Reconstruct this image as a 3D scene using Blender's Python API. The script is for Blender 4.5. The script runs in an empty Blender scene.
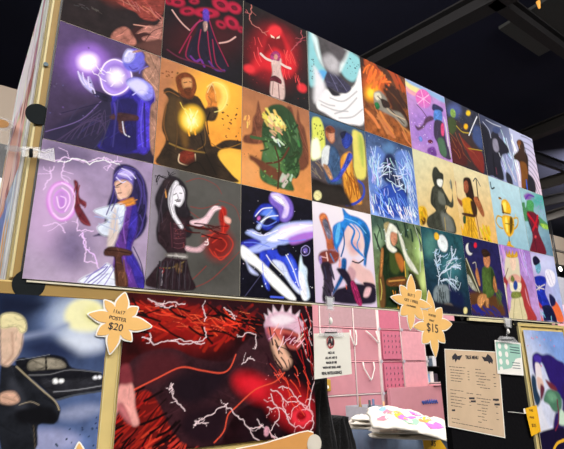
# Artist-alley booth: a wall of art prints with price signs, a pink booth behind, dark hall above.
import bpy, bmesh, math, random
import numpy as np
from mathutils import Vector, Matrix, Euler
scene = bpy.context.scene
col = scene.collection
random.seed(7)
PI = math.pi
ZB = 1.60            # height of the lower edge of the big poster wall above the floor
# ------------------------------------------------------------------ camera
CAM = Vector((-.11975, -1.19106, -.19694 + ZB)); EUL = Euler((1.864492, .0132, -.606955), 'XYZ'); FPX = 471.71
cam = bpy.data.objects.new('camera', bpy.data.cameras.new('camera')); col.objects.link(cam)
cam.location = CAM; cam.rotation_euler = EUL
cam.data.sensor_width = 36; cam.data.lens = FPX / 564 * 36; cam.data.clip_end = 200
scene.camera = cam
MR = EUL.to_matrix()
def ray(px, py): return MR @ Vector(((px - 282) / FPX, -(py - 224.5) / FPX, -1))
def at(px, py, Y):
    d = ray(px, py); return CAM + d * ((Y - CAM.y) / d.y)
def atx(px, py, X):
    d = ray(px, py); return CAM + d * ((X - CAM.x) / d.x)
def atz(px, py, Z):
    d = ray(px, py); return CAM + d * ((Z - CAM.z) / d.z)
# ------------------------------------------------------------------ materials
GAIN = 1.0
def lin(c):
    c = c / 255
    return c / 12.92 if c <= .04045 else ((c + .055) / 1.055) ** 2.4
def rgb(h): return tuple(lin(int(h[i:i + 2], 16)) for i in (0, 2, 4))
_m = {}
def mat(name, h, rough=.6, metal=0, noise=.06, nscale=20, alpha=1, emit=0, trans=0, bump=0, spec=.5, sheen=0):
    if name in _m: return _m[name]
    m = bpy.data.materials.new(name); m.use_nodes = True; nt = m.node_tree; b = nt.nodes['Principled BSDF']
    c = rgb(h)
    b.inputs['Roughness'].default_value = rough; b.inputs['Metallic'].default_value = metal
    b.inputs['Specular IOR Level'].default_value = spec
    if sheen: b.inputs['Sheen Weight'].default_value = sheen
    tc = nt.nodes.new('ShaderNodeTexCoord'); n = nt.nodes.new('ShaderNodeTexNoise'); n.inputs['Scale'].default_value = nscale; n.inputs['Detail'].default_value = 5
    nt.links.new(tc.outputs['Object'], n.inputs['Vector'])
    mx = nt.nodes.new('ShaderNodeMix'); mx.data_type = 'RGBA'
    mx.inputs[6].default_value = (*[k * (1 - noise * 2) for k in c], 1); mx.inputs[7].default_value = (*[min(1, k * (1 + noise * 2)) for k in c], 1)
    nt.links.new(n.outputs['Fac'], mx.inputs[0]); nt.links.new(mx.outputs[2], b.inputs['Base Color'])
    if bump:
        bp = nt.nodes.new('ShaderNodeBump'); bp.inputs['Strength'].default_value = bump; bp.inputs['Distance'].default_value = .01
        nt.links.new(n.outputs['Fac'], bp.inputs['Height']); nt.links.new(bp.outputs['Normal'], b.inputs['Normal'])
    if alpha < 1: b.inputs['Alpha'].default_value = alpha
    if trans: b.inputs['Transmission Weight'].default_value = trans; b.inputs['IOR'].default_value = 1.2
    if emit: b.inputs['Emission Color'].default_value = (*c, 1); b.inputs['Emission Strength'].default_value = emit
    _m[name] = m; return m
def art_material():
    m = bpy.data.materials.new('printed_art'); m.use_nodes = True; nt = m.node_tree; b = nt.nodes['Principled BSDF']
    a = nt.nodes.new('ShaderNodeVertexColor'); a.layer_name = 'art'
    nt.links.new(a.outputs['Color'], b.inputs['Base Color']); b.inputs['Roughness'].default_value = .5; b.inputs['Specular IOR Level'].default_value = .06
    return m
ARTM = art_material()
PAPER = mat('print_edge_white', 'ece6d8', .6)
TAN = mat('tan_panel', 'd4bc78', .55, noise=.08, nscale=14)
TAN2 = mat('tan_panel_edge', 'd8c890', .5, noise=.05)
TAND = mat('tan_rail', '9c7c3c', .6, noise=.08, nscale=14)
BLACKP = mat('black_plastic', '141416', .4)
GREYP = mat('charcoal_plastic', '181c1e', .85, spec=.15, bump=.3)
BLACKC = mat('black_cloth_panel', '0c0b0e', .9, bump=.3, nscale=60, spec=.08)
CLEAR = mat('clear_plastic', 'f4f4f8', .08, alpha=.2, spec=1)
FROST = mat('frosted_plastic', 'f0f0f2', .2, alpha=.42)
WHITE = mat('white_card', 'f6f2ea', .6, noise=.02)
INK = mat('dark_ink', '28242c', .7)
AMBER = mat('amber_card', 'f0bc6c', .6, noise=.04)
ORANGE = mat('orange_card', 'd89850', .6)
YEL = mat('yellow_tag_paper', 'f4b810', .6)
# ------------------------------------------------------------------ objects
def setp(o, label=None, cat=None, group=None, kind=None):
    if label: o['label'] = label
    if cat: o['category'] = cat
    if group: o['group'] = group
    if kind: o['kind'] = kind
    return o
def link(name, me, m, parent=None, loc=None):
    o = bpy.data.objects.new(name, me); col.objects.link(o)
    for k in (m if isinstance(m, (list, tuple)) else [m]):
        if k: me.materials.append(k)
    if parent:
        o.parent = parent
        o.matrix_parent_inverse = Matrix.Translation(-parent.location) if parent.location.length else Matrix()
        if parent.rotation_euler != Euler(): o.matrix_parent_inverse = (Matrix.Translation(parent.location) @ parent.rotation_euler.to_matrix().to_4x4()).inverted()
    if loc is not None: o.location = loc
    return o
def thing(name, loc, label, cat, group=None):
    o = bpy.data.objects.new(name, None); col.objects.link(o); o.location = loc; o.empty_display_size = .05
    return setp(o, label, cat, group)
def bmesh_obj(name, bm, m, parent=None, smooth=False):
    bmesh.ops.recalc_face_normals(bm, faces=bm.faces[:])
    me = bpy.data.meshes.new(name); bm.to_mesh(me); bm.free()
    if smooth:
        for f in me.polygons: f.use_smooth = True
    return link(name, me, m, parent)
def add_box(bm, a, b, bev=0):
    vs = [bm.verts.new((x, y, z)) for x in (a[0], b[0]) for y in (a[1], b[1]) for z in (a[2], b[2])]
    fs = [bm.faces.new([vs[i] for i in q]) for q in ((0, 1, 3, 2), (4, 6, 7, 5), (0, 4, 5, 1), (2, 3, 7, 6), (0, 2, 6, 4), (1, 5, 7, 3))]
    if bev:
        es = {e for f in fs for e in f.edges}
        bmesh.ops.bevel(bm, geom=list(es), offset=bev, segments=2, affect='EDGES', profile=.5)
def box(name, a, b, m, parent=None, bev=0):
    bm = bmesh.new(); add_box(bm, a, b, bev); return bmesh_obj(name, bm, m, parent)
def boxes(name, L, m, parent=None, bev=0):
    bm = bmesh.new()
    for a, b in L: add_box(bm, a, b, bev)
    return bmesh_obj(name, bm, m, parent)
def prism(bm, pts, d):
    """pts: 3-D outline (planar); extruded by vector d"""
    v0 = [bm.verts.new(p) for p in pts]; v1 = [bm.verts.new(Vector(p) + Vector(d)) for p in pts]
    bm.faces.new(v0); bm.faces.new(v1[::-1])
    n = len(pts)
    for i in range(n): bm.faces.new([v0[i], v0[(i + 1) % n], v1[(i + 1) % n], v1[i]])
def plate(name, pts, d, m, parent=None):
    bm = bmesh.new(); prism(bm, pts, d)
    big = [f for f in bm.faces if len(f.verts) > 4]
    if big: bmesh.ops.triangulate(bm, faces=big)
    return bmesh_obj(name, bm, m, parent)
def fan_plate(name, c, ring, d, m, parent=None):
    bm = bmesh.new(); d = Vector(d); A = [bm.verts.new(p) for p in ring]; B = [bm.verts.new(p + d) for p in ring]; ca = bm.verts.new(c); cb = bm.verts.new(c + d); n = len(ring)
    for i in range(n):
        j = (i + 1) % n; bm.faces.new([ca, A[i], A[j]]); bm.faces.new([cb, B[j], B[i]]); bm.faces.new([A[i], B[i], B[j], A[j]])
    return bmesh_obj(name, bm, m, parent)
def disc(name, c, r, d, m, parent=None, n=28, bev=0):
    """disc facing -y"""
    bm = bmesh.new()
    prism(bm, [(c[0] + r * math.cos(2 * PI * k / n), c[1], c[2] + r * math.sin(2 * PI * k / n)) for k in range(n)], d)
    if bev: bmesh.ops.bevel(bm, geom=[e for e in bm.edges if len(e.link_faces) == 2 and any(len(f.verts) > 4 for f in e.link_faces)], offset=bev, segments=2, affect='EDGES')
    return bmesh_obj(name, bm, m, parent)
def tube_bm(bm, pts, r, n=8):
    pts = [Vector(p) for p in pts]; rings = []
    for i, p in enumerate(pts):
        t = (pts[min(i + 1, len(pts) - 1)] - pts[max(i - 1, 0)]).normalized()
        a = t.orthogonal().normalized() if abs(t.z) > .95 else t.cross(Vector((0, 0, 1))).normalized(); b = t.cross(a)
        rr = r[i] if isinstance(r, (list, tuple)) else r
        rings.append([bm.verts.new(p + (a * math.cos(2 * PI * k / n) + b * math.sin(2 * PI * k / n)) * rr) for k in range(n)])
    for A, B in zip(rings, rings[1:]):
        for k in range(n): bm.faces.new([A[k], A[(k + 1) % n], B[(k + 1) % n], B[k]])
    bm.faces.new(rings[0][::-1]); bm.faces.new(rings[-1])
def tube(name, pts, r, m, parent=None, n=8):
    bm = bmesh.new(); tube_bm(bm, pts, r, n); return bmesh_obj(name, bm, m, parent, True)
def lettering(s, c, h, m, parent, rot=0, name='lettering', bold=.0, width=None, facing=None):
    """text facing -y, centred at c, cap height h, turned by rot in the wall plane"""
    cu = bpy.data.curves.new('t', 'FONT'); cu.body = s; cu.size = h / .7; cu.align_x = 'CENTER'; cu.align_y = 'CENTER'; cu.extrude = .0004; cu.offset = bold
    o = bpy.data.objects.new('t', cu); col.objects.link(o)
    dg = bpy.context.evaluated_depsgraph_get(); dg.update()
    me = bpy.data.meshes.new_from_object(o.evaluated_get(dg)); bpy.data.objects.remove(o)
    me.materials.clear()
    if width:
        xs = [v.co.x for v in me.vertices]; k = width / (max(xs) - min(xs)); me.transform(Matrix.Diagonal((k, 1, 1, 1)))
    me.transform(Matrix.Translation(c) @ (facing or Matrix()) @ Matrix.Rotation(rot, 4, 'Y') @ Matrix.Rotation(PI / 2, 4, 'X'))
    return link(name, me, m, parent)
# ------------------------------------------------------------------ art painting: colours laid on a fine grid of points on the sheet
def catmull(p, closed, k=4):
    n = len(p); o = []
    for i in range(n if closed else n - 1):
        if closed: a, b, c, d = p[i - 1], p[i], p[(i + 1) % n], p[(i + 2) % n]
        else: a, b, c, d = p[max(i - 1, 0)], p[i], p[i + 1], p[min(i + 2, n - 1)]
        for j in range(k):
            t = j / k; o.append(.5 * ((2 * b) + (c - a) * t + (2 * a - 5 * b + 4 * c - d) * t * t + (3 * b - a - 3 * c + d) * t ** 3))
    if not closed: o.append(p[-1])
    return np.array(o)
def pairs(l): return np.array(l, float).reshape(-1, 2)
class Painter:
    def __init__(s, w, h, step, bg, seed):
        s.nx = max(2, int(w / step)) + 1; s.ny = max(2, int(h / step)) + 1
        s.X, s.Y = np.meshgrid(np.linspace(0, w, s.nx), np.linspace(0, h, s.ny)); s.w, s.h = w, h
        s.C = np.empty((s.ny, s.nx, 3)); s.C[:] = rgb(bg); s.rg = np.random.default_rng(seed); s.tex = s.noise(22.); s.tex2 = s.noise(7.)
    def region(s, x0, y0, x1, y1):
        i0 = max(0, int(x0 / s.w * (s.nx - 1))); i1 = min(s.nx, int(x1 / s.w * (s.nx - 1)) + 2)
        j0 = max(0, int(y0 / s.h * (s.ny - 1))); j1 = min(s.ny, int(y1 / s.h * (s.ny - 1)) + 2)
        return (slice(j0, j1), slice(i0, i1)) if i1 > i0 and j1 > j0 else None
    def blend(s, R, c, a): s.C[R] += (np.array(c) - s.C[R]) * a[..., None]
    def poly(s, c, soft, P):
        soft = max(soft, .7); lo = P.min(0) - soft; hi = P.max(0) + soft; R = s.region(*lo, *hi)
        if R is None: return
        X, Y = s.X[R], s.Y[R]; D = np.full(X.shape, 1e9); I = np.zeros(X.shape, bool); n = len(P)
        for i in range(n):
            ax, ay = P[i]; bx, by = P[(i + 1) % n]; dx, dy = bx - ax, by - ay; L = dx * dx + dy * dy + 1e-9
            t = np.clip(((X - ax) * dx + (Y - ay) * dy) / L, 0, 1); D = np.minimum(D, (X - ax - t * dx) ** 2 + (Y - ay - t * dy) ** 2)
            if ay != by: I ^= ((ay > Y) != (by > Y)) & (X < dx * (Y - ay) / (by - ay) + ax)
        d = np.where(I, np.sqrt(D), -np.sqrt(D)); t = np.clip(d / (2 * soft) + .5, 0, 1); a = t * t * (3 - 2 * t)
        size = float(min(hi - lo)); rr = min(1.6, size * .05)
        lum = max(c); q_ = (1 if soft < 5 else .35) * (.35 if lum > .6 else 1)
        cc = np.array(c) * np.clip(1 + q_ * (.55 * s.tex[R] + .25 * s.tex2[R]), .35, 1.8)[..., None]
        if soft < 4 and size > 8: cc = cc * (1 - .45 * np.clip(1 - np.abs(d - rr) / rr, 0, 1))[..., None]
        if soft < 6 and size > 16 and len(P) > 8:
            ctr = P.mean(0); q = P - ctr; ev, U = np.linalg.eigh(q.T @ q); ax = U[:, 1]; ext = np.abs(q @ ax).max(); wx = np.abs(q @ U[:, 0]).max()
            for k in range(int(min(16, 4 + size / 9))):
                o = ctr + ax * s.rg.uniform(-.7, .7) * ext + U[:, 0] * s.rg.uniform(-.8, .8) * wx; th = s.rg.normal(0, .45); dv = (ax * math.cos(th) + U[:, 0] * math.sin(th)) * ext * s.rg.uniform(.12, .45)
                o2 = o + U[:, 0] * s.rg.normal(0, .06) * ext; K = catmull([o - dv, o2, o + dv], False, 3); D2 = np.full(X.shape, 1e9)
                for (ax_, ay_), (bx_, by_) in zip(K[:-1], K[1:]):
                    dx, dy = bx_ - ax_, by_ - ay_; L = dx * dx + dy * dy + 1e-9; t = np.clip(((X - ax_) * dx + (Y - ay_) * dy) / L, 0, 1); D2 = np.minimum(D2, (X - ax_ - t * dx) ** 2 + (Y - ay_ - t * dy) ** 2)
                w = s.rg.uniform(.6, 1.6); m = np.clip(1.2 - np.sqrt(D2) / (w * 1.3), 0, 1)[..., None]; f = s.rg.choice([.45, .6, 1.5, 1.9] if lum < .55 else [.72, .82, 1.1, 1.2]); cc = cc * (1 + (f - 1) * m * .75)
            cc = np.clip(cc, 0, 1)
        s.C[R] += (cc - s.C[R]) * a[..., None]
    def stroke(s, c, w, soft, P):
        m = w / 2 + soft; lo = P.min(0) - m; hi = P.max(0) + m; R = s.region(*lo, *hi)
        if R is None: return
        X, Y = s.X[R], s.Y[R]; D = np.full(X.shape, 1e9)
        for (ax, ay), (bx, by) in zip(P[:-1], P[1:]):
            dx, dy = bx - ax, by - ay; L = dx * dx + dy * dy + 1e-9; t = np.clip(((X - ax) * dx + (Y - ay) * dy) / L, 0, 1)
            D = np.minimum(D, (X - ax - t * dx) ** 2 + (Y - ay - t * dy) ** 2)
        t = np.clip((w / 2 - np.sqrt(D)) / (2 * max(soft, .6)) + .5, 0, 1); s.blend(R, c, t * t * (3 - 2 * t))
    def noise(s, scale):
        o = np.zeros(s.X.shape); amp = 1
        for k in range(4):
            sc = scale / 2 ** k; gx = int(s.w / sc) + 3; gy = int(s.h / sc) + 3; g = s.rg.random((gy, gx)); x = s.X / sc; y = s.Y / sc
            i = x.astype(int); j = y.astype(int); fx = x - i; fy = y - j; fx = fx * fx * (3 - 2 * fx); fy = fy * fy * (3 - 2 * fy)
            o += amp * ((g[j, i] * (1 - fx) + g[j, i + 1] * fx) * (1 - fy) + (g[j + 1, i] * (1 - fx) + g[j + 1, i + 1] * fx) * fy - .5); amp *= .6
        return o
    def run(s, ops):
        for o in ops:
            k = o[0]
            if k == 'g':
                P = pairs(o[3]); d = P[1] - P[0]; t = np.clip(((s.X - P[0, 0]) * d[0] + (s.Y - P[0, 1]) * d[1]) / (d @ d), 0, 1)[..., None]
                s.C[:] = np.array(rgb(o[1])) * (1 - t) + np.array(rgb(o[2])) * t
            elif k == 'n': s.C *= np.clip(1 + 2 * o[1] * s.noise(o[2]), .1, 3)[..., None]
            elif k == 'p': s.poly(rgb(o[1]), o[2], catmull(pairs(o[3]), True))
            elif k == 'q': s.poly(rgb(o[1]), o[2], pairs(o[3]))
            elif k == 's': s.stroke(rgb(o[1]), o[2], o[3], catmull(pairs(o[4]), False, 5))
            elif k == 'l':
                P = [p for p in pairs(o[4])]
                for it in range(3):
                    Q = [P[0]]
                    for a, b in zip(P, P[1:]):
                        L = np.hypot(*(b - a)); n = np.array((-(b - a)[1], (b - a)[0])); Q += [(a + b) / 2 + n * s.rg.uniform(-1, 1) * o[3], b]
                    P = Q
                P = np.array(P); s.stroke(rgb(o[1]), o[2], .8, P)
                for q in range(3):
                    a = P[s.rg.integers(len(P))]; v = s.rg.normal(0, o[2] * 3.2, 2); s.stroke(rgb(o[1]), o[2] * .5, .7, np.array([a, a + v, a + v * 1.4 + s.rg.normal(0, o[2] * 2, 2)]))
            elif k in 'dr':
                B = pairs(o[-1]); lo = B.min(0); hi = B.max(0)
                for q in range(o[2]):
                    a = lo + (hi - lo) * s.rg.random(2); j = s.rg.uniform(.6, 1.3); c = [min(1, v * s.rg.uniform(.75, 1.2)) for v in rgb(o[1])]
                    if k == 'd': s.stroke(c, o[3] * j, .7, np.array([a, a + s.rg.normal(0, .4, 2) * o[3]]))
                    else:
                        th = math.radians(o[5] + s.rg.normal(0, 14)); v = np.array((math.cos(th), math.sin(th))) * o[3] * j / 2; n = np.array((-v[1], v[0])) * s.rg.uniform(-.25, .25)
                        s.stroke(c, o[4] * s.rg.uniform(.5, 1.2), max(.7, o[4] * .3), catmull(np.array([a - v, a + n, a + v]), False, 3))
        return np.clip(s.C, 0, 1)
def sheet(name, origin, ux, uz, w, h, th, bg, ops, step, seed, margin=0, curl=0):
    """a printed sheet: the front carries the art, sides and back plain paper; w,h in metres; ux right, uz up"""
    p = Painter(w * 1000, h * 1000, step, bg, seed); p.run([('n', .04, 30)]); C = p.run(ops); ny, nx = p.ny, p.nx
    if margin:
        k = (p.X < margin) | (p.X > p.w - margin) | (p.Y < margin) | (p.Y > p.h - margin); C[k] = rgb('e8e2d8')
    ux = Vector(ux); uz = Vector(uz); nn = ux.cross(uz)       # nn points to the viewer
    O = np.array(origin); U = np.array(ux); V = np.array(uz); Nn = np.array(nn)
    X = p.X / 1000; Y = p.Y / 1000; bow = curl * np.sin(X / w * PI) * np.sin(Y / h * PI)
    co = O + X[..., None] * U + (h - Y)[..., None] * V + Nn * (th + bow[..., None])
    n0 = ny * nx; co = co.reshape(-1, 3)
    idx = np.arange(n0).reshape(ny, nx)
    a = idx[:-1, :-1].ravel(); b = idx[:-1, 1:].ravel(); c = idx[1:, 1:].ravel(); d = idx[1:, :-1].ravel()
    F = np.stack([d, c, b, a], 1)
    ring = np.concatenate([idx[-1, :], idx[::-1, -1][1:], idx[0, ::-1][1:], idx[:, 0][1:-1]]); m = len(ring)
    back = co[ring] - Nn * (th + 0 * bow.max()) ; back = back - 0
    co = np.concatenate([co, back]); r2 = n0 + np.arange(m)
    S = np.stack([ring, r2, np.roll(r2, -1), np.roll(ring, -1)], 1)
    faces = np.concatenate([F, S]).tolist() + [r2[::-1].tolist()]
    me = bpy.data.meshes.new(name); me.from_pydata(co.tolist(), [], faces)
    me.materials.append(ARTM); me.materials.append(PAPER)
    mi = np.zeros(len(faces), np.int32); mi[len(F):] = 1; me.polygons.foreach_set('material_index', mi)
    at_ = me.color_attributes.new('art', 'FLOAT_COLOR', 'POINT'); cc = np.ones((len(co), 4)); cc[:n0, :3] = C.reshape(-1, 3); cc[n0:, :3] = .8
    at_.data.foreach_set('color', cc.ravel()); me.update()
    return link(name, me, None)
ART = [
 ('dark poster with a reddish crouched form, top left corner of the poster wall', [0.0, 0.2794, 0.6938, 1.0407], '23191b', [
  ('n',0.3,25),
  ('p','6a2a22',27,[211,123,201,166,169,205,129,225,96,220,81,193,89,153,119,114,160,91,196,94]),
  ('p','8a3a32',4.1,[142,206,159,224,193,226,214,239,252,229,276,186,275,139]),
  ('r','c07060',14,40.5,2.7,30,[148,203,271,205]),
  ('p','a86a5c',4.1,[133,350,139,318,164,291,186,297,201,320,199,339,166,350]),
  ('p','3a1c1c',6.8,[186,297,215,254,260,248,276,295,232,321,207,318]),
  ('p','b07468',2.7,[199,299,228,259,259,241,279,201,283,276,263,293,232,314,218,305,243,283,223,284]),
  ('p','5a3630',8.1,[202,338,234,343,288,347,284,291,250,299]),
  ('s','d89a88',3.4,0.8,[191,271,215,264,241,257]),
  ('s','c08070',2.7,0.8,[205,296,223,281,248,269]),
  ('r','4a4646',10,13.5,2,10,[32,269,101,285]),
  ('s','401c1c',2,0.8,[226,317,248,269,281,239]),
 ]),
 ('black poster of a purple gown under floating red discs, left of the red ghost poster', [0.2794, 0.5588, 0.6938, 1.0407], '120d14', [
  ('n',0.3,20),
  ('p','3a1016',62,[271,166,245,224,178,280,100,311,40,310,15,278,35,226,94,171,174,133,243,131]),
  ('p','b0183a',7.4,[186,101,177,116,154,131,126,142,104,144,96,136,105,122,127,106,155,95,178,93]),
  ('p','5a0a20',3.7,[163,110,159,117,147,124,133,130,122,131,118,127,122,121,134,113,148,108,159,107]),
  ('p','b0183a',7.4,[223,64,210,79,191,86,172,84,161,72,161,56,173,41,192,33,212,35,223,47]),
  ('p','5a0a20',3.7,[207,62,201,68,192,72,182,71,176,65,176,58,182,51,191,48,201,49,207,54]),
  ('p','b0183a',7.4,[258,125,246,136,229,139,215,133,207,120,210,105,222,93,239,90,254,96,261,109]),
  ('p','5a0a20',3.7,[246,120,240,125,232,126,225,123,221,117,222,110,228,105,236,103,243,107,247,113]),
  ('p','b0183a',7.4,[268,51,258,65,241,72,226,70,217,60,218,45,229,31,245,24,261,26,270,36]),
  ('p','5a0a20',3.7,[256,50,251,56,243,59,235,58,230,53,231,47,236,41,244,37,251,38,256,43]),
  ('p','b0183a',7.4,[99,132,95,144,83,155,67,162,55,163,50,156,54,145,66,134,81,126,94,126]),
  ('p','5a0a20',3.7,[87,138,84,143,78,149,71,153,65,153,62,150,64,145,70,140,78,136,84,135]),
  ('p','b0183a',7.4,[64,120,58,132,45,142,30,147,19,143,16,134,21,122,34,111,48,107,60,110]),
  ('p','5a0a20',3.7,[51,123,49,129,42,134,35,136,29,135,27,130,30,125,36,120,44,118,50,119]),
  ('p','b0183a',7.4,[211,143,205,151,194,155,183,153,177,146,177,138,183,130,194,126,205,127,212,134]),
  ('p','5a0a20',3.7,[203,141,199,145,194,147,189,146,185,143,185,139,188,135,194,134,199,134,203,137]),
  ('p','b0183a',7.4,[111,86,109,94,101,102,91,107,83,107,79,103,82,95,90,87,100,82,108,82]),
  ('p','5a0a20',3.7,[103,91,102,94,98,98,93,100,89,101,87,99,89,95,93,91,98,89,102,89]),
  ('p','b0183a',7.4,[27,135,22,144,14,149,5,150,-1,145,-2,138,2,130,10,124,19,123,26,128]),
  ('p','5a0a20',3.7,[19,136,17,140,13,142,9,143,6,141,5,137,7,134,11,131,16,131,19,133]),
  ('p','b0183a',7.4,[282,127,277,133,269,137,262,136,259,131,259,124,264,117,272,113,279,114,283,120]),
  ('p','5a0a20',3.7,[277,126,274,129,270,131,267,130,265,128,265,124,267,121,271,120,275,120,277,123]),
  ('p','1c1428',5,[121,154,151,143,164,174,191,240,229,295,187,328,151,319,112,335,72,332,81,274,106,213]),
  ('s','a01c48',3.1,1.5,[119,155,89,220,55,309]),
  ('s','a01c48',3.1,1.5,[151,143,177,207,225,290]),
  ('s','a01c48',3.1,1.5,[90,233,77,312,117,321]),
  ('s','a01c48',3.1,1.5,[165,212,180,295,211,315]),
  ('s','a01c48',3.1,1.5,[123,192,117,271,134,320]),
  ('s','a01c48',3.1,1.5,[146,188,155,255,169,319]),
  ('p','5a3ab0',3.7,[129,111,146,105,150,138,141,158,128,148]),
  ('p','b89088',2.5,[131,160,143,152,145,180,136,194,131,181]),
  ('s','6a2a8a',7.4,1.5,[93,306,111,317,127,304,140,324]),
  ('s','5a2a7a',7.4,1.5,[156,299,181,320,211,311]),
  ('s','d8a8a0',5,1.5,[24,165,43,185,63,201,84,212]),
  ('s','d8a8a0',5,1.5,[250,164,223,194,190,215]),
  ('s','a03060',3.7,1.5,[89,208,110,172,128,154]),
  ('s','602038',5,1.5,[17,313,61,325,140,318,211,315]),
 ]),
 ('black poster of a glowing red ghost looming over a small pale figure', [0.5588, 0.8382, 0.6938, 1.0407], '171214', [
  ('n',0.3,20),
  ('p','5a0c14',65.8,[256,123,228,211,164,282,91,308,34,285,12,223,33,140,92,67,168,32,233,52]),
  ('p','a01420',49.4,[220,126,201,195,155,250,101,270,59,251,43,200,59,134,102,77,158,52,204,71]),
  ('p','d01c28',15.4,[102,78,130,43,158,50,175,79,203,122,225,180,183,239,85,245,43,281,23,269,74,176,90,126]),
  ('p','7c0c16',13.2,[94,114,129,74,165,83,180,143,129,142,80,195]),
  ('p','e83038',8.8,[161,57,155,74,140,89,122,97,108,95,103,83,108,66,123,51,141,42,156,44]),
  ('q','ffd8c0',1.1,[112,91,129,94,131,100,116,102]),
  ('q','ffd8c0',1.1,[154,77,140,91,138,99,152,89]),
  ('p','e03038',7.7,[46,268,39,278,26,284,13,285,5,279,4,269,11,259,24,252,37,252,45,258]),
  ('p','e03038',7.7,[267,270,256,279,243,281,232,277,228,267,232,255,242,246,256,243,267,248,271,258]),
  ('r','ff5050',26,43.9,2.7,70,[32,141,240,250]),
  ('l','c07068',3.3,0.18,[31,1,26,47,34,82,64,84,96,102]),
  ('l','b06060',2.7,0.18,[26,47,10,33]),
  ('l','b05058',3.3,0.18,[203,122,233,81,259,42,253,9]),
  ('l','903040',2.2,0.18,[233,81,271,48]),
  ('p','d8b8b0',3.3,[117,185,139,173,159,178,156,222,171,275,168,336,137,343,110,338,112,286,119,247,115,212]),
  ('p','5a1c28',2.2,[110,271,130,255,156,262,156,280,127,280,110,285]),
  ('s','e0c8c0',9.9,1.3,[119,200,93,200,72,190]),
  ('s','e0c8c0',9.9,1.3,[157,196,179,200,198,199]),
  ('p','9a3068',3.3,[112,176,134,151,153,158,150,187,128,192,115,196]),
  ('p','d09080',2.2,[144,173,142,181,138,187,132,189,128,186,126,180,128,173,132,166,138,164,142,167]),
  ('s','a08078',4.4,1.3,[123,282,118,335]),
  ('s','8a6060',4.4,1.3,[144,285,148,340]),
  ('d','b02030',40,2.2,[11,119,262,317]),
 ]),
 ('white and grey poster of a sweeping white swirl with pale teal splashes', [0.8382, 1.1176, 0.6938, 1.0407], '4a4648', [
  ('n',0.2,25),
  ('p','8ccad0',9.8,[10,2,32,8,37,67,60,118,87,147,73,202,28,237,2,218]),
  ('p','8ccad0',9.8,[206,6,249,4,276,21,270,87,233,138,191,138,163,107,184,58]),
  ('p','d8ecec',10.9,[21,2,34,48,50,102,76,131,67,95,58,58,49,11]),
  ('p','e4f0f0',9.8,[194,0,219,1,175,103,157,120,169,69]),
  ('p','5aa8e0',8.7,[95,167,85,180,69,189,53,190,43,183,43,170,53,157,69,148,85,147,95,155]),
  ('d','2a4650',16,4.3,[11,117,62,206]),
  ('d','2a4650',14,4.3,[199,20,266,110]),
  ('p','f4f0f0',6.5,[83,227,37,282,37,324,77,334,142,347,212,339,281,299,296,77,272,65,238,151,186,200,126,241]),
  ('p','37344a',4.3,[96,146,133,135,178,153,218,174,186,211,139,217,117,215,83,217,73,202]),
  ('p','221f28',4.3,[94,213,127,221,156,229,115,243]),
  ('s','a8a4a8',4.3,4.3,[57,303,123,305,192,288]),
  ('s','a8a4a8',4.3,4.3,[47,288,90,292,124,286]),
  ('s','a8a4a8',4.3,4.3,[122,320,181,282,245,210]),
  ('s','a8a4a8',4.3,4.3,[103,259,171,250,248,179]),
  ('s','a8a4a8',4.3,4.3,[143,332,214,305,273,252]),
  ('s','6a6688',3.3,1.3,[132,145,171,176,192,198]),
  ('s','6a6688',3.3,1.3,[109,154,130,186,145,215]),
  ('p','b8b4b8',19.6,[78,90,114,60,158,68,150,128,121,139,82,124]),
  ('p','e8e4e8',15.2,[32,149,83,227,25,304,29,208]),
  ('p','524c50',15.2,[115,-3,200,-2,212,4,169,74,104,28]),
 ]),
 ('orange and brown poster of a fiery explosion with flying debris', [1.1176, 1.397, 0.6938, 1.0407], '6a3218', [
  ('g','2e1a14','9a5424',[42,-5,146,316]),
  ('n',0.5,25),
  ('r','b04a18',18,98,19.6,50,[40,13,285,101]),
  ('p','c8581c',31.3,[140,80,123,122,88,157,48,170,19,159,10,128,25,88,59,53,100,37,131,48]),
  ('p','f0a018',19.6,[98,151,78,178,51,195,27,196,15,181,20,155,40,128,67,110,91,108,103,124]),
  ('p','ffd838',11.8,[69,149,65,163,54,173,42,178,34,173,31,162,36,149,46,138,58,134,67,138]),
  ('r','e87028',20,58.8,9.8,-60,[28,36,170,105]),
  ('r','3a1c10',12,98,23.5,50,[152,76,265,248]),
  ('r','d08040',12,78.4,13.7,40,[50,247,279,312]),
  ('p','8a8478',7.8,[69,154,107,127,144,149,160,195,227,194,263,231,241,255,182,230,104,222,70,208]),
  ('p','d8d0b8',3.9,[71,150,102,136,113,156,90,178,73,173]),
  ('s','403028',5.9,2.4,[91,158,140,184,243,241]),
  ('p','1a6a38',3.9,[67,200,88,188,99,208,76,225]),
  ('s','c8b090',5.9,2.4,[116,167,159,209,251,218]),
  ('p','2a1a14',3.9,[110,164,153,163,161,186,121,201]),
 ]),
 ('pink and lilac poster with a striped candy disc and a small blue-capped form', [1.397, 1.6764, 0.6938, 1.0407], 'b88ac8', [
  ('n',0.15,25),
  ('p','e8d890',6.8,[-1,6,38,15,137,20,101,50,33,51,0,40]),
  ('p','e8a0a8',6.8,[0,40,33,51,85,56,52,73,5,66]),
  ('p','8ab0d8',9.6,[2,2,93,0,287,4,265,36,121,20,30,18]),
  ('p','e068b8',4.1,[170,34,170,66,149,98,116,116,84,116,64,97,63,66,83,35,116,15,149,15]),
  ('s','f0c0e0',4.1,1.6,[116,66,105,25]),
  ('s','f0c0e0',4.1,1.6,[116,66,159,30]),
  ('s','f0c0e0',4.1,1.6,[116,66,160,77]),
  ('s','f0c0e0',4.1,1.6,[116,66,115,115]),
  ('s','f0c0e0',4.1,1.6,[116,66,70,107]),
  ('s','f0c0e0',4.1,1.6,[116,66,71,66]),
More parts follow.
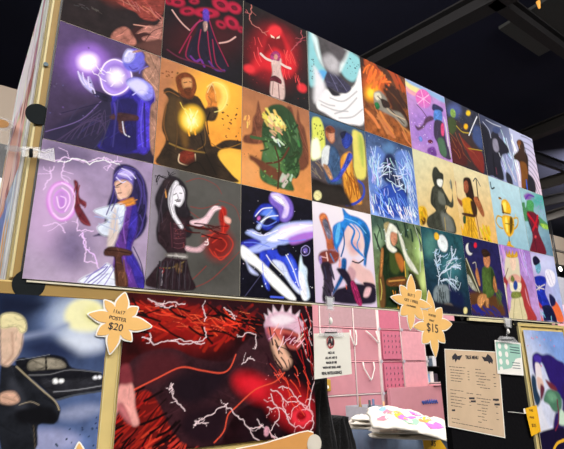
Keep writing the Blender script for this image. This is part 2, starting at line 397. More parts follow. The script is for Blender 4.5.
  ('p','a078c8',54.7,[123,112,257,80,255,187,171,301,19,310,7,183]),
  ('p','5a3a5a',5.5,[115,166,157,141,180,152,127,185,90,224,50,247,34,225,60,228,90,204]),
  ('s','583058',5.5,1.6,[64,114,97,132,128,159]),
  ('p','2c2a58',4.1,[175,84,194,66,252,70,246,93,179,106]),
  ('p','4a7ac0',4.1,[188,103,242,91,237,140,202,162,176,153]),
  ('p','3a3048',5.5,[182,157,237,146,248,189,252,245,270,331,198,327,183,276,162,237]),
  ('p','4a6a50',6.8,[187,252,229,240,242,305,221,332,192,312]),
  ('p','d84878',2.7,[225,167,247,154,240,214,219,220]),
  ('p','602038',2.7,[148,279,141,285,130,289,119,289,113,286,113,279,121,273,132,268,142,268,149,272]),
  ('p','6a88d8',2.7,[76,278,76,286,72,294,64,298,57,297,51,291,51,283,55,275,63,271,70,272]),
  ('p','6a3a8a',5.5,[109,317,155,300,164,341,106,342]),
  ('s','e8e4e0',4.1,1.6,[254,117,263,184,260,266]),
  ('s','d0e0b0',2.7,1.6,[266,125,267,230,267,321]),
  ('d','d8b8e8',30,4.1,[10,160,151,328]),
 ]),
 ('dark poster of a green-headed robed figure with a sword beside yellow lanterns', [1.6764, 1.9558, 0.6938, 1.0407], '2a2c3c', [
  ('n',0.3,20),
  ('p','4a5890',24.3,[125,33,110,59,78,83,44,93,20,88,13,69,28,43,58,19,93,8,119,13]),
  ('p','3a2c2c',7.6,[15,104,76,103,159,133,234,210,239,351,133,342,-13,349,-33,281,-14,172]),
  ('p','3c4a28',7.6,[14,110,60,96,67,148,15,199,-14,172]),
  ('p','7a9a48',4.5,[77,59,75,74,66,88,52,94,39,92,32,81,34,66,43,53,57,46,69,48]),
  ('p','7a2a24',9.1,[94,188,175,225,258,228,246,339,176,308,119,240]),
  ('p','502020',13.6,[8,236,73,206,119,322,-3,341]),
  ('p','e8c020',6.1,[206,22,200,32,189,41,177,45,168,43,166,34,172,24,183,14,196,10,204,13]),
  ('p','f0b010',6.1,[166,109,160,119,150,128,140,131,132,128,131,119,136,109,146,101,157,98,164,101]),
  ('s','e8e8f0',6.1,1.8,[260,25,215,86,164,158]),
  ('s','b0982c',6.1,1.8,[70,135,110,154,167,145]),
  ('s','b0982c',4.5,1.8,[137,235,261,215]),
  ('s','9a4428',6.1,1.8,[83,173,121,228,189,246]),
  ('p','3c4c7a',13.6,[223,89,289,95,264,202,196,171]),
  ('d','6a6848',16,4.5,[18,43,243,170]),
  ('r','8a4a30',10,60.7,4.5,60,[8,189,195,303]),
 ]),
 ('grey and blue poster of a dark-cloaked figure with pale wings, upper right of the wall', [1.9558, 2.2352, 0.6938, 1.0407], '50587a', [
  ('n',0.3,20),
  ('g','3a3f5a','9aa4cc',[20,77,218,298]),
  ('r','c8d0ec',24,90.2,6,70,[126,80,276,296]),
  ('p','1c1c28',10.5,[3,59,71,85,69,165,-2,316,-21,342,-20,211]),
  ('p','23222e',7.5,[87,92,153,49,163,82,228,122,236,161,172,189,141,237,143,337,45,337,-7,338,30,221]),
  ('p','8a8698',7.5,[97,123,137,112,141,169,108,189,89,171]),
  ('p','3c4870',7.5,[184,48,168,62,145,71,123,72,111,65,113,53,129,39,153,30,175,28,187,35]),
  ('p','2a2a34',7.5,[175,285,218,298,223,347,169,342]),
  ('s','c8ccd8',4.5,1.8,[60,18,122,23,198,18]),
  ('s','c0c4d8',4.5,1.8,[28,40,74,72,81,116]),
  ('s','d8dce8',4.5,1.8,[136,187,145,208]),
  ('s','181820',12,1.8,[77,208,63,333]),
  ('s','6a3848',7.5,1.8,[84,284,85,317]),
 ]),
 ('pale striped poster of a brown haired figure in a long coat, top right corner', [2.2352, 2.4746, 0.6938, 1.0407], 'a8a8c8', [
  ('g','b8bcdc','e0c8d8',[65,54,212,319]),
  ('s','5a5c7c',4.9,6.5,[118,15,202,13,311,50]),
  ('s','5a5c7c',4.9,6.5,[120,49,199,52,296,94]),
  ('s','5a5c7c',4.9,6.5,[122,83,195,90,282,138]),
  ('s','5a5c7c',4.9,6.5,[125,116,192,128,268,181]),
  ('s','5a5c7c',4.9,6.5,[127,150,189,166,254,224]),
  ('s','5a5c7c',4.9,6.5,[129,183,186,203,240,266]),
  ('s','5a5c7c',4.9,6.5,[132,216,182,240,226,307]),
  ('s','5a5c7c',4.9,6.5,[134,249,179,276,213,347]),
  ('s','5a5c7c',4.9,6.5,[136,281,176,313,200,387]),
  ('s','7a7ca0',4.9,2,[-45,25,18,79,-51,261]),
  ('r','f0f0fa',14,114.5,8.2,75,[-38,35,31,277]),
  ('p','3a2820',6.5,[57,69,99,42,131,54,131,110,153,141,128,255,178,279,167,340,94,367,34,354,46,273,46,191,-8,187,6,160,64,115]),
  ('p','7a4a20',8.2,[57,189,118,186,117,257,56,346,30,346,45,262]),
  ('p','6a4020',4.9,[104,62,96,74,83,84,70,87,61,84,60,74,67,62,80,52,94,48,103,52]),
  ('s','3060d0',9.8,2,[90,287,84,346]),
  ('s','c89858',4.9,2,[78,81,80,101]),
  ('p','24242e',8.2,[121,245,176,268,165,347,117,356,112,305]),
  ('s','1c1410',6.5,2,[129,61,138,120,129,219]),
 ]),
 ('purple poster of a blue-robed figure beside two glowing white orbs', [0.0, 0.2794, 0.3469, 0.6938], '43355f', [
  ('g','55426a','2a2236',[-8,63,137,341]),
  ('n',0.15,20),
  ('p','2a2440',9.5,[5,336,124,197,149,189,162,334,96,343]),
  ('s','7a64a0',1.9,1.1,[4,327,80,271,124,202]),
  ('p','6a4c90',37.9,[153,81,143,127,111,164,71,178,37,167,20,134,28,91,58,53,99,36,136,46]),
  ('p','a070d8',23.7,[127,76,121,108,99,135,71,145,47,137,36,112,41,81,62,54,90,42,115,50]),
  ('p','e8c8ff',8.5,[109,85,105,105,92,122,75,128,60,123,53,107,56,88,69,71,87,64,102,69]),
  ('p','ffffff',5.7,[101,88,98,102,89,114,77,119,66,115,61,104,63,90,73,79,85,73,96,77]),
  ('p','3528a0',2.8,[149,189,156,161,188,111,225,92,261,118,268,148,259,184,266,307,133,338,150,290,160,257]),
  ('p','201a58',5.7,[137,337,154,248,162,184,222,175,231,316]),
  ('p','4634c0',3.8,[225,163,256,163,264,303,232,312]),
  ('s','2a2070',4.7,1.1,[240,169,252,301]),
  ('p','b898f0',7.6,[199,99,194,135,174,163,148,172,125,160,114,130,119,95,138,66,165,56,188,68]),
  ('p','9a78d8',9.5,[190,102,186,132,170,154,150,161,132,151,123,127,127,98,142,75,163,67,181,77]),
  ('p','fff0ff',13.3,[178,107,175,123,165,136,152,141,140,136,135,123,138,107,147,94,161,88,172,93]),
  ('s','f8e8ff',3.8,1.1,[115,112,126,81,151,60,185,69,199,102,186,144,156,171,129,165,116,133]),
  ('p','6c68d8',4.7,[232,30,228,54,212,74,193,82,176,75,169,56,173,32,187,12,207,3,224,10]),
  ('p','c8c4f8',3.8,[171,36,180,13,199,13,201,35,188,56,172,57]),
  ('p','8c88e8',3.8,[184,118,206,96,255,98,264,139,240,160,209,142]),
  ('p','d8d4ff',7.6,[189,122,216,99,246,112,234,144,204,136]),
  ('p','c0b8f0',2.8,[58,134,87,154,88,138,104,174,101,185,74,169]),
  ('p','2a2444',2.8,[100,175,148,179,146,198,110,192]),
  ('p','4a2c30',2.8,[153,234,179,218,225,214,224,229,190,242,197,276,179,276,172,245,154,246]),
  ('s','e0dcf0',2.8,1.1,[185,244,193,277,207,283]),
  ('s','201c3c',1.9,1.1,[32,267,124,207]),
  ('r','3a3458',14,66.3,1.9,-60,[69,245,153,328]),
  ('d','5a4c78',20,3.8,[-18,47,131,275]),
  ('s','4a3ca0',5.7,1.1,[159,196,166,229]),
  ('s','6a60c0',3.8,1.1,[241,47,223,65,219,78]),
  ('s','3a3478',3.8,1.1,[167,183,167,234,166,324]),
  ('s','6a5cd8',2.8,1.1,[236,181,236,244,245,303]),
  ('s','1c1650',2.8,1.1,[200,250,203,314]),
  ('s','1c1650',2.8,1.1,[213,251,223,309]),
  ('s','e8e4ff',3.8,1.1,[175,40,185,19,202,17]),
  ('s','4438a0',2.8,1.1,[189,67,199,74,213,63]),
  ('s','c8c0ff',2.8,1.1,[206,154,228,130,247,134]),
  ('s','8878e0',2.8,1.1,[264,117,270,148,261,183]),
  ('s','e8dcff',2.8,0.9,[59,134,68,156,78,168]),
  ('s','e8dcff',2.8,0.9,[70,133,76,153,84,165]),
  ('s','e8dcff',2.8,0.9,[85,141,87,154,92,170]),
  ('s','e8dcff',2.8,0.9,[95,169,102,172,107,183]),
  ('l','fff4ff',1.9,0.2,[101,97,115,112,125,119]),
  ('l','fff4ff',1.9,0.2,[90,117,113,129,131,138]),
  ('l','fff4ff',1.9,0.2,[114,102,137,109,156,115]),
  ('l','fff4ff',1.9,0.2,[133,106,156,115,178,99]),
  ('l','fff4ff',1.9,0.2,[145,148,156,118,176,127]),
  ('s','4c3c60',1.4,1.1,[19,355,53,318,126,227]),
  ('s','4c3c60',1.4,1.1,[33,347,64,305,129,236]),
  ('s','4c3c60',1.4,1.1,[48,340,76,292,132,245]),
  ('s','4c3c60',1.4,1.1,[63,332,88,279,134,255]),
  ('s','4c3c60',1.4,1.1,[78,324,99,265,137,264]),
  ('s','4c3c60',1.4,1.1,[93,316,112,252,139,273]),
  ('s','4c3c60',1.4,1.1,[109,307,124,238,142,282]),
  ('s','4c3c60',1.4,1.1,[125,299,136,224,144,291]),
  ('p','a87c68',2.8,[195,20,278,7,297,298,268,306,258,184,270,148,261,109,229,87,234,55,246,45,230,29,231,17,218,-1]),
 ]),
 ('golden poster of a dark-coated bearded figure holding a fiery glow', [0.2794, 0.5588, 0.3469, 0.6938], 'd08a3c', [
  ('g','b87850','f09c38',[9,130,178,181]),
  ('n',0.12,25),
  ('p','ffb83c',62.8,[275,38,256,99,207,147,148,165,101,149,81,105,96,49,141,-1,202,-24,254,-10]),
  ('p','f8c048',20.9,[180,265,278,239,280,355,203,331]),
  ('p','f8d868',10.5,[230,54,223,88,204,114,180,122,160,109,152,81,158,47,177,21,201,12,222,24]),
  ('p','f0a840',10.5,[204,63,200,87,188,104,173,109,161,100,156,79,160,56,171,38,186,32,198,42]),
  ('d','5a3018',24,4.2,[207,84,283,205]),
  ('d','7a4a28',14,4.2,[8,35,89,59]),
  ('p','33261a',3.1,[13,110,31,93,66,100,122,91,155,129,192,112,182,153,151,170,169,226,180,244,222,211,278,201,280,228,222,238,196,271,246,321,268,342,163,360,84,349,8,343,16,308,30,265,16,229,21,167,31,133]),
  ('p','4c3820',12.6,[33,122,67,126,76,191,60,267,31,245,26,176]),
  ('p','6a4a22',9.4,[58,134,83,147,99,256,79,261]),
  ('p','7a3c1c',3.1,[48,52,77,22,108,30,115,71,102,107,76,107,60,91]),
  ('p','d8965c',3.1,[68,50,96,36,102,63,91,93,76,83]),
  ('p','5a2c14',4.2,[75,80,100,68,96,98,81,97]),
  ('p','c87830',4.2,[150,65,167,25,179,49,188,91,187,130,152,130,156,107,148,88]),
  ('s','e8c880',3.1,1.3,[154,66,168,32,182,59]),
  ('p','3c2c1c',4.2,[149,125,191,106,185,152,156,161]),
  ('p','ffc838',12.6,[145,161,139,189,120,211,97,218,78,208,69,185,75,157,93,135,117,127,137,137]),
  ('p','ffe878',10.5,[129,169,125,188,113,202,99,206,86,200,81,184,85,166,96,152,111,147,124,154]),
  ('p','fffbd0',8.4,[117,173,115,184,109,191,102,194,96,189,93,181,95,170,100,162,108,160,114,164]),
  ('l','ffe060',4.2,0.18,[83,147,105,182,124,144]),
  ('s','ffb030',5.2,1.3,[97,216,101,230]),
  ('s','ffb030',5.2,1.3,[116,205,120,221]),
  ('p','7a2c1c',3.1,[76,292,114,272,123,322,78,321]),
  ('s','e8c8a0',3.1,1.3,[73,298,75,324,121,322,122,285]),
  ('s','8a6a30',5.2,1.3,[42,272,90,278,155,272]),
  ('p','241a12',14.7,[78,336,180,265,199,342,132,347]),
  ('s','705028',3.1,1.3,[146,180,153,241,129,268]),
  ('s','6c3418',3.1,1.3,[54,56,67,32,93,25]),
  ('s','6c3418',3.1,1.3,[54,77,63,101,77,109]),
  ('s','6c3418',3.1,1.3,[109,35,116,60,111,84]),
  ('s','6c3418',3.1,1.3,[82,83,92,84,104,73]),
  ('s','3a2010',2.6,1,[75,60,85,54]),
  ('s','3a2010',2.6,1,[93,50,100,49]),
  ('s','7c5024',3.1,1.3,[15,117,32,106,62,112]),
  ('s','7c5024',3.1,1.3,[25,156,21,218,36,263]),
  ('s','5c4020',3.1,1.3,[50,168,63,226,61,286]),
  ('s','141008',3.1,1.3,[137,214,155,272,193,334]),
  ('s','141008',3.1,1.3,[93,337,131,308,162,341]),
  ('s','8c6428',2.6,1.3,[174,235,212,244,278,207]),
  ('s','141008',4.2,1.3,[165,131,156,166,163,207]),
  ('s','fff4a0',2.6,2.1,[84,157,100,178,96,206]),
  ('s','fff4a0',2.6,2.1,[124,139,115,169,126,191]),
  ('s','fff4a0',2.6,2.1,[98,142,106,166,105,215]),
  ('s','a8642c',4.2,1.3,[158,79,169,91,167,107]),
  ('s','e8a858',3.1,1.3,[173,28,180,60,185,86]),
  ('s','fce890',2.1,2.1,[152,47,178,20,212,26,224,62,208,106,181,126]),
 ]),
 ('orange poster of dark spires behind a green mass with pale yellow tufts', [0.5588, 0.8382, 0.3469, 0.6938], 'c07840', [
  ('g','9c6448','e89850',[95,-40,41,351]),
  ('n',0.1,30),
  ('p','70402c',4.4,[9,176,35,159,40,106,52,79,61,31,74,75,89,101,94,152,72,188,9,201]),
  ('p','70402c',5.4,[176,26,200,12,217,62,227,9,238,56,259,88,270,209,218,243,186,125]),
  ('r','ffb860',6,15.2,4.4,90,[10,105,29,145]),
  ('d','7a4828',14,3.3,[9,206,62,338]),
  ('p','e8a060',27.2,[62,290,56,319,40,340,21,344,6,330,0,304,5,275,20,254,40,249,55,263]),
  ('p','3c5c34',4.4,[116,176,150,162,197,165,225,210,227,261,194,289,199,328,99,325,67,303,72,248,83,206]),
  ('p','2c4628',5.4,[92,69,111,33,158,15,200,34,225,82,245,163,213,223,166,235,94,213,74,147]),
  ('p','4c7040',10.9,[88,194,138,191,160,246,115,297,83,265]),
  ('r','4c7844',40,26.1,9.8,60,[78,63,223,283]),
  ('r','284020',30,26.1,7.6,-40,[78,63,223,293]),
  ('r','e8c860',26,21.8,10.9,50,[83,59,174,113]),
  ('r','f0dc88',16,15.2,8.7,60,[89,70,163,100]),
  ('r','d8a878',10,17.4,8.7,20,[111,105,162,138]),
  ('r','dcd8c8',5,21.8,8.7,30,[127,153,156,171]),
  ('p','6a3c28',6.5,[30,239,56,242,94,253,160,272,148,304,93,292,51,263,30,254]),
  ('r','c4c0b0',8,26.1,9.8,-60,[154,268,199,313]),
  ('s','5a3020',6.5,1.3,[94,253,149,229,185,173]),
  ('s','3c5c34',10.9,1.3,[35,174,72,170,116,161]),
  ('d','6a8c50',30,5.4,[83,72,217,304]),
  ('s','4a2c1c',6.5,1.3,[137,331,143,240,127,184]),
 ]),
 ('poster of a red-haired man dancing with a blue figure in a gold dress', [0.8382, 1.1176, 0.3469, 0.6938], '54483c', [
  ('g','2a4260','6a503c',[18,29,226,311]),
  ('n',0.2,25),
  ('p','3c5a78',11,[8,-8,279,-8,275,36,136,24,8,32]),
  ('p','d8dc60',5.5,[12,31,30,15,53,18,68,64,67,153,40,175,2,189,10,91]),
  ('p','f8f8e0',8.8,[8,120,37,103,46,168,6,186]),
  ('p','e0d468',6.6,[211,22,244,13,268,38,268,194,210,207,210,116]),
  ('p','a8b850',13.2,[243,24,267,49,258,155,243,107]),
  ('d','6a7820',20,4.4,[17,39,66,104]),
  ('p','d8dcdc',3.3,[52,147,77,116,100,125,91,176,72,200,50,201]),
  ('p','385478',3.3,[94,116,124,118,140,154,141,232,133,258,75,266,60,212,79,189]),
  ('p','a8603c',3.3,[77,46,99,31,120,41,115,60,118,85,101,103,82,90,73,72]),
  ('p','d09070',3.3,[88,60,116,50,115,83,100,99,89,86]),
  ('p','783c28',3.3,[74,52,99,31,120,39,116,55,88,63]),
  ('p','b08058',4.4,[55,199,78,199,99,242,82,245]),
  ('p','283c98',3.3,[156,49,179,34,209,44,205,71,174,105,154,90]),
  ('p','181c38',3.3,[147,46,179,30,157,69]),
  ('p','d89030',3.3,[153,136,192,111,202,138,204,198,225,253,239,309,201,321,153,315,150,269,147,221,138,174]),
  ('p','f0b040',6.6,[159,144,184,128,186,192,164,237]),
  ('r','a05818',14,76.9,4.4,80,[166,217,220,307]),
  ('p','384cb8',3.3,[185,117,203,133,161,198,122,246,87,256,123,226,157,170]),
  ('s','3448b0',9.9,1.3,[227,223,251,237,248,278,207,315,158,333]),
  ('p','1c1612',11,[-1,264,75,266,145,260,146,326,3,349]),
  ('p','2a2420',11,[3,291,5,349,151,339,188,333,144,280]),
  ('p','e8e0a0',2.2,[44,318,40,330,30,339,19,341,10,336,7,326,11,314,20,305,32,303,41,308]),
  ('s','b8a870',2.2,1.3,[17,317,34,324]),
  ('r','8a7460',10,33,3.3,40,[5,197,53,252]),
 ]),
 ('deep blue poster of a kneeling shape wrapped in feathered icy wings', [1.1176, 1.397, 0.3469, 0.6938], '2a3c6c', [
  ('g','24385c','88a8e8',[140,-27,137,349]),
  ('n',0.3,20),
  ('d','e8f0ff',30,2.4,[3,12,250,115]),
  ('p','6080c8',9.5,[12,121,50,55,90,60,113,96,82,194,47,289,11,333,8,229]),
  ('p','6080c8',9.5,[173,49,233,22,273,56,291,137,280,315,230,314,212,186,172,112]),
  ('r','b8d0f8',26,71.4,3.6,95,[12,81,69,255]),
  ('r','b8d0f8',26,83.3,3.6,75,[201,52,268,246]),
  ('r','e8f4ff',22,59.5,2.4,80,[6,259,262,338]),
  ('p','5880b0',16.7,[167,29,159,45,140,58,120,64,104,60,99,48,107,32,125,19,146,13,162,17]),
  ('p','1c2850',9.5,[108,76,144,62,168,92,148,138,187,160,223,214,198,239,89,192,81,144]),
  ('r','dcecff',14,47.6,3.6,-30,[72,106,221,225]),
  ('p','2848a8',14.3,[45,241,115,197,208,217,210,307,111,344,24,321]),
  ('r','6890f0',22,47.6,4.8,50,[38,242,208,327]),
  ('r','ffffff',40,28.6,3.6,70,[3,288,263,333]),
  ('r','cfe4ff',40,40.5,3.6,80,[9,82,265,318]),
  ('l','c8e0f0',3.6,0.18,[80,155,123,124,164,125]),
  ('l','c8e0f0',3.6,0.18,[103,179,155,198,209,207]),
 ]),
 ('sandy poster of a grey hooded figure with raised hand among sunflowers', [1.397, 1.6764, 0.3469, 0.6938], 'd0b478', [
  ('g','d6d2aa','e0b870',[48,15,224,294]),
  ('n',0.08,25),
  ('p','e0b020',8,[55,291,45,317,26,335,5,338,-9,326,-11,303,-2,277,17,259,38,255,52,267]),
  ('p','5a3810',4,[40,319,35,330,26,338,16,339,9,334,7,325,12,314,21,306,31,304,39,309]),
  ('r','c89018',10,26.7,8,60,[-1,270,60,336]),
  ('p','e8b828',2,[28,270,24,278,16,284,7,286,0,282,-2,276,2,268,10,262,20,260,27,263]),
  ('p','3c3e34',4,[121,146,170,139,197,168,228,201,248,147,251,96,236,105,245,136,247,203,229,228,188,223,190,257,234,281,233,345,118,350,51,343,53,302,115,260,85,234,97,178]),
  ('p','66685c',8,[150,162,187,182,185,220,141,218]),
  ('p','70726a',13.4,[149,264,211,275,224,336,159,341]),
  ('p','2e3028',4,[118,86,132,59,153,50,174,68,197,79,178,139,136,154,120,135,115,109]),
  ('p','e4e4da',2.7,[149,110,186,104,178,133,163,143,145,133]),
  ('s','c8a838',2.7,1.6,[169,282,167,340]),
  ('s','8a8c80',6.7,1.6,[245,91,241,132]),
  ('s','1c1e18',4,1.6,[108,176,95,232,118,259]),
  ('s','1c1e18',4,1.6,[188,176,196,223,173,260]),
 ]),
 ('sand-coloured poster of a dark-haired woman in a yellow dress holding a pick', [1.6764, 1.9558, 0.3469, 0.6938], 'dcb878', [
  ('g','dcd0a4','e2b26a',[84,17,160,337]),
  ('n',0.08,25),
  ('r','e0b420',22,35.8,11.9,70,[-35,312,15,358]),
  ('r','e0b420',22,35.8,11.9,70,[155,282,235,349]),
  ('d','5a3810',8,7.4,[-39,334,232,349]),
  ('p','2c1c16',4.5,[65,69,89,50,123,50,133,90,139,147,145,204,127,241,106,188,77,159,64,116]),
  ('p','9a5438',3,[68,80,96,68,98,109,75,134,59,123]),
  ('p','e0ac28',4.5,[36,170,89,151,124,173,115,232,123,342,75,358,7,354,25,291,38,245,33,202]),
  ('r','b07818',10,104.3,4.5,85,[36,257,115,338]),
  ('p','a05c38',4.5,[-4,94,6,94,3,163,34,179,28,208,2,185,-10,143]),
  ('p','a05c38',4.5,[129,149,169,135,200,205,185,229,158,201]),
  ('s','241c1c',7.4,1.8,[172,39,168,106,166,148]),
  ('s','40444a',6,1.8,[146,57,172,37,199,70]),
  ('p','4a2c20',3,[31,235,112,230,112,244,29,247]),
  ('p','3a2418',6,[100,166,135,171,134,229,107,233]),
  ('s','88501c',6,1.8,[130,229,138,340]),
  ('p','2a4a30',3,[28,253,47,249,40,284,23,283]),
 ]),
 ('light blue poster with a tall golden urn trophy on a stand', [1.9558, 2.2352, 0.3469, 0.6938], '84b8c8', [
  ('g','b4d4de','94bccb',[48,23,42,344]),
  ('n',0.06,25),
  ('s','2a3438',7.8,1.9,[12,31,15,63,41,53]),
  ('s','b8e0e8',4.7,6.3,[94,72,131,83]),
  ('p','e8b020',4.7,[87,115,131,98,164,124,156,167,101,179,82,163]),
  ('p','e8b020',4.7,[72,196,124,182,172,190,170,235,149,273,109,296,82,283,67,251]),
  ('p','fce468',7.8,[96,125,127,113,114,163,95,157]),
  ('p','fce468',7.8,[95,203,115,200,105,268,90,265]),
  ('p','5a4010',7.8,[142,191,166,198,142,262,118,277]),
  ('p','7a5210',4.7,[82,134,79,175,94,178,93,138]),
  ('p','c89018',2.4,[89,99,86,104,79,107,71,109,66,108,64,104,68,100,74,97,82,95,88,96]),
  ('p','e0a818',4.7,[91,321,111,318,114,334,139,344,75,348]),
  ('s','c8a030',9.4,1.9,[70,203,34,202,11,232,31,257,60,261]),
  ('s','c8a030',9.4,1.9,[178,189,215,183,205,218,170,246]),
  ('s','3a2c10',6.3,1.9,[105,296,101,319]),
  ('s','2c2410',4.7,1.9,[79,175,151,172]),
  ('s','f4d030',4.7,1.9,[199,165,200,183]),
  ('s','1c1c18',6.3,1.9,[68,99,90,103]),
  ('s','6a5010',4.7,1.9,[92,230,168,226]),
 ]),
 ('teal poster of a green and dark red figure with a purple halo', [2.2352, 2.4746, 0.3469, 0.6938], '6ca0b4', [
  ('g','9cc4cc','6488a0',[14,94,214,307]),
  ('n',0.12,20),
  ('p','8858a8',8.6,[137,31,119,45,89,56,59,59,39,53,37,41,54,27,83,16,114,13,135,19]),
  ('p','50a8a0',37.7,[280,17,254,49,205,74,154,83,118,74,111,50,135,20,182,-5,235,-16,273,-8]),
  ('p','4a8858',5.1,[-8,98,30,79,31,109,64,72,112,75,114,125,161,136,239,167,234,196,161,192,100,171,8,186,-27,174]),
  ('p','90b848',5.1,[162,173,241,173,229,196,177,197]),
  ('p','6a1c2c',5.1,[35,133,116,119,154,156,124,222,160,296,155,345,4,352,51,269,52,197]),
  ('s','b81c2c',17.1,2.1,[47,143,88,173,113,200]),
  ('s','b81c2c',13.7,2.1,[146,132,105,189,58,232]),
  ('p','2c2430',6.9,[29,152,59,196,59,244,38,193]),
  ('p','4a9858',5.1,[55,68,104,52,126,73,102,109,57,111]),
  ('s','6838a0',10.3,2.1,[47,57,89,27,141,25]),
  ('s','e8a8b0',8.6,2.1,[-25,95,-10,105]),
  ('s','2c1c24',5.1,2.1,[73,254,69,338]),
  ('p','c04048',2.6,[97,257,92,263,84,268,76,269,70,266,69,261,74,255,82,250,90,249,96,251]),
  ('d','a870c8',18,5.1,[144,31,218,158]),
 ]),
 ('lavender poster of a purple-haired figure casting a glowing pink ring', [0.0, 0.2794, 0.0, 0.3469], 'a890b4', [
  ('g','9c88ac','b4a0bc',[-3,33,20,337]),
  ('n',0.12,30),
  ('p','6a5c7c',35.8,[120,23,108,41,78,52,43,54,15,45,5,28,16,11,45,-1,80,-4,109,6]),
  ('p','c8a8d0',44.7,[110,168,104,228,76,267,38,272,5,243,-13,190,-9,132,16,89,55,81,91,110]),
  ('p','7c6c90',35.8,[136,255,131,287,113,308,88,311,67,295,56,266,60,234,77,212,102,208,125,225]),
  ('s','d878e0',8.1,4.5,[90,145,89,171,78,191,62,197,46,189,34,170,31,144,37,120,51,106,67,105,82,120,90,144]),
  ('s','f8c8ff',3.6,4.5,[89,145,87,171,77,189,62,196,47,188,36,168,32,144,38,120,52,107,68,107,82,121,89,144]),
  ('s','e090f0',4.5,4.5,[78,148,76,163,70,174,61,178,52,173,45,162,43,147,47,132,55,124,65,125,73,133,78,148]),
  ('s','f8c0ff',3.6,4.5,[70,149,69,157,66,164,61,166,55,163,52,157,51,149,53,141,57,137,63,137,67,141,70,149]),
  ('p','c080d8',10.7,[72,149,71,163,66,172,60,174,53,166,50,153,50,139,55,129,61,128,68,135]),
  ('l','e8c8f0',2.7,0.18,[31,52,54,35,96,36,147,14,193,12]),
  ('l','e8c8f0',2.7,0.18,[147,14,167,29,159,41]),
  ('l','e8c8f0',2.7,0.18,[91,105,87,144,103,183,103,219,140,214]),
  ('l','e8c8f0',2.7,0.18,[112,227,127,256,127,292,157,297,167,314]),
  ('l','e8c8f0',2.7,0.18,[33,66,29,100,17,130]),
  ('l','e8c8f0',2.7,0.18,[28,218,58,208,76,228]),
  ('l','e8c8f0',2.7,0.18,[55,47,51,81,69,101]),
  ('l','ffffff',2.2,0.18,[40,52,71,35,114,42,157,23,194,27]),
  ('l','f0c8ff',2.7,0.18,[116,222,123,257,147,272,157,297]),
  ('p','2c2450',3.6,[175,42,198,19,232,24,259,54,269,98,260,131,273,158,265,199,239,227,203,237,167,223,141,227,161,206,167,138,175,98]),
  ('p','7c6cc8',3.6,[178,57,199,31,238,38,251,71,228,86,207,61,189,74]),
  ('p','c0b0f0',3.6,[187,50,204,35,229,45,206,56]),
  ('p','e8b8a0',2.7,[180,76,207,63,227,76,221,103,204,121,188,113]),
  ('p','5c3488',3.6,[202,117,242,119,252,152,241,232,233,270,269,313,274,345,221,346,194,338,195,247,177,194,196,152]),
  ('p','3a2c98',3.6,[231,126,249,138,246,202,236,242,262,286,285,341,262,345,240,297,223,262]),
  ('p','d88838',2.7,[194,128,240,104,242,122,213,137,199,140]),
  ('p','dce4f4',3.6,[135,163,168,143,208,130,213,164,201,209,167,223,147,203,171,180]),
  ('s','98a8d8',2.7,1.1,[172,185,203,185,213,159]),
  ('s','98a8d8',2.7,1.1,[140,176,162,177]),
  ('p','d8c8c0',5.4,[186,144,201,209,183,258,176,231]),
  ('p','6a2430',2.7,[81,93,92,96,99,132,116,143,113,156,101,151,129,192,130,203,109,197,89,162,89,125]),
  ('p','e8ecfc',3.6,[181,290,201,311,208,348,124,346,127,331,162,310]),
  ('s','5a48b0',2.7,1.1,[140,343,171,314,182,299]),
  ('s','7a68c8',1.8,1.1,[161,345,184,317]),
  ('p','4a2c24',2.7,[170,260,186,247,236,251,237,265,215,271,227,308,235,345,208,348,198,302,198,275,173,273]),
  ('p','5a3828',2.7,[209,310,229,310,235,345,206,346]),
  ('s','1c1420',2.7,1.1,[185,85,207,66]),
  ('p','28204a',4.5,[233,34,268,88,267,169,251,211,246,143,228,96]),
  ('s','4a3c88',2.7,1.1,[186,45,176,77,188,115,178,155]),
  ('s','4a3c88',2.7,1.1,[199,26,233,29,255,60,261,120]),
  ('s','4a3c88',2.7,1.1,[234,44,252,92,246,143]),
  ('s','4a3c88',2.7,1.1,[255,70,267,129,257,191]),
  ('s','4a3c88',2.7,1.1,[225,36,247,62,254,101]),
  ('s','4a3c88',2.7,1.1,[181,86,177,126,167,167]),
  ('s','4a3c88',2.7,1.1,[252,152,262,180,247,216]),
  ('s','e4dcff',2.7,1.1,[195,33,216,38,233,53]),
  ('s','e4dcff',2.7,1.1,[187,50,206,48,222,59]),
  ('s','e4dcff',2.7,1.1,[183,61,198,72,207,67]),
  ('s','b0bcdc',2.2,1.1,[178,155,197,167,208,189]),
  ('s','b0bcdc',2.2,1.1,[162,173,187,175,210,164]),
  ('s','b0bcdc',2.2,1.1,[151,193,173,199,196,205]),
  ('s','b0bcdc',2.2,1.1,[195,143,191,182,190,211]),
  ('s','8878c8',2.2,1.1,[132,344,152,316,178,300]),
  ('s','8878c8',2.2,1.1,[149,346,172,322,190,294]),
  ('s','8878c8',2.2,1.1,[178,347,189,325,198,302]),
  ('s','8878c8',2.2,1.1,[135,330,158,313,178,293]),
  ('s','2c1814',2.7,1.1,[172,258,205,257,237,259]),
  ('s','2c1814',2.7,1.1,[198,275,205,310,212,345]),
  ('s','7a5038',2.7,1.1,[220,277,225,308,230,339]),
  ('s','c08040',2.7,1.1,[199,134,221,123,241,112]),
  ('s','281c50',2.7,1.1,[242,241,266,285,279,340]),
  ('s','8858b8',2.7,1.1,[214,149,213,198,221,234]),
  ('s','f0d0c0',2.7,1.1,[183,91,192,109,202,117]),
  ('s','7a3838',2.2,0.9,[190,104,199,101]),
  ('s','4c2838',1.8,0.9,[183,90,192,86]),
  ('s','8c3c44',2.7,1.1,[88,99,85,126,90,148]),
  ('s','8c3c44',2.7,1.1,[96,102,94,131,101,151]),
  ('s','8c3c44',2.7,1.1,[109,142,116,150,114,158]),
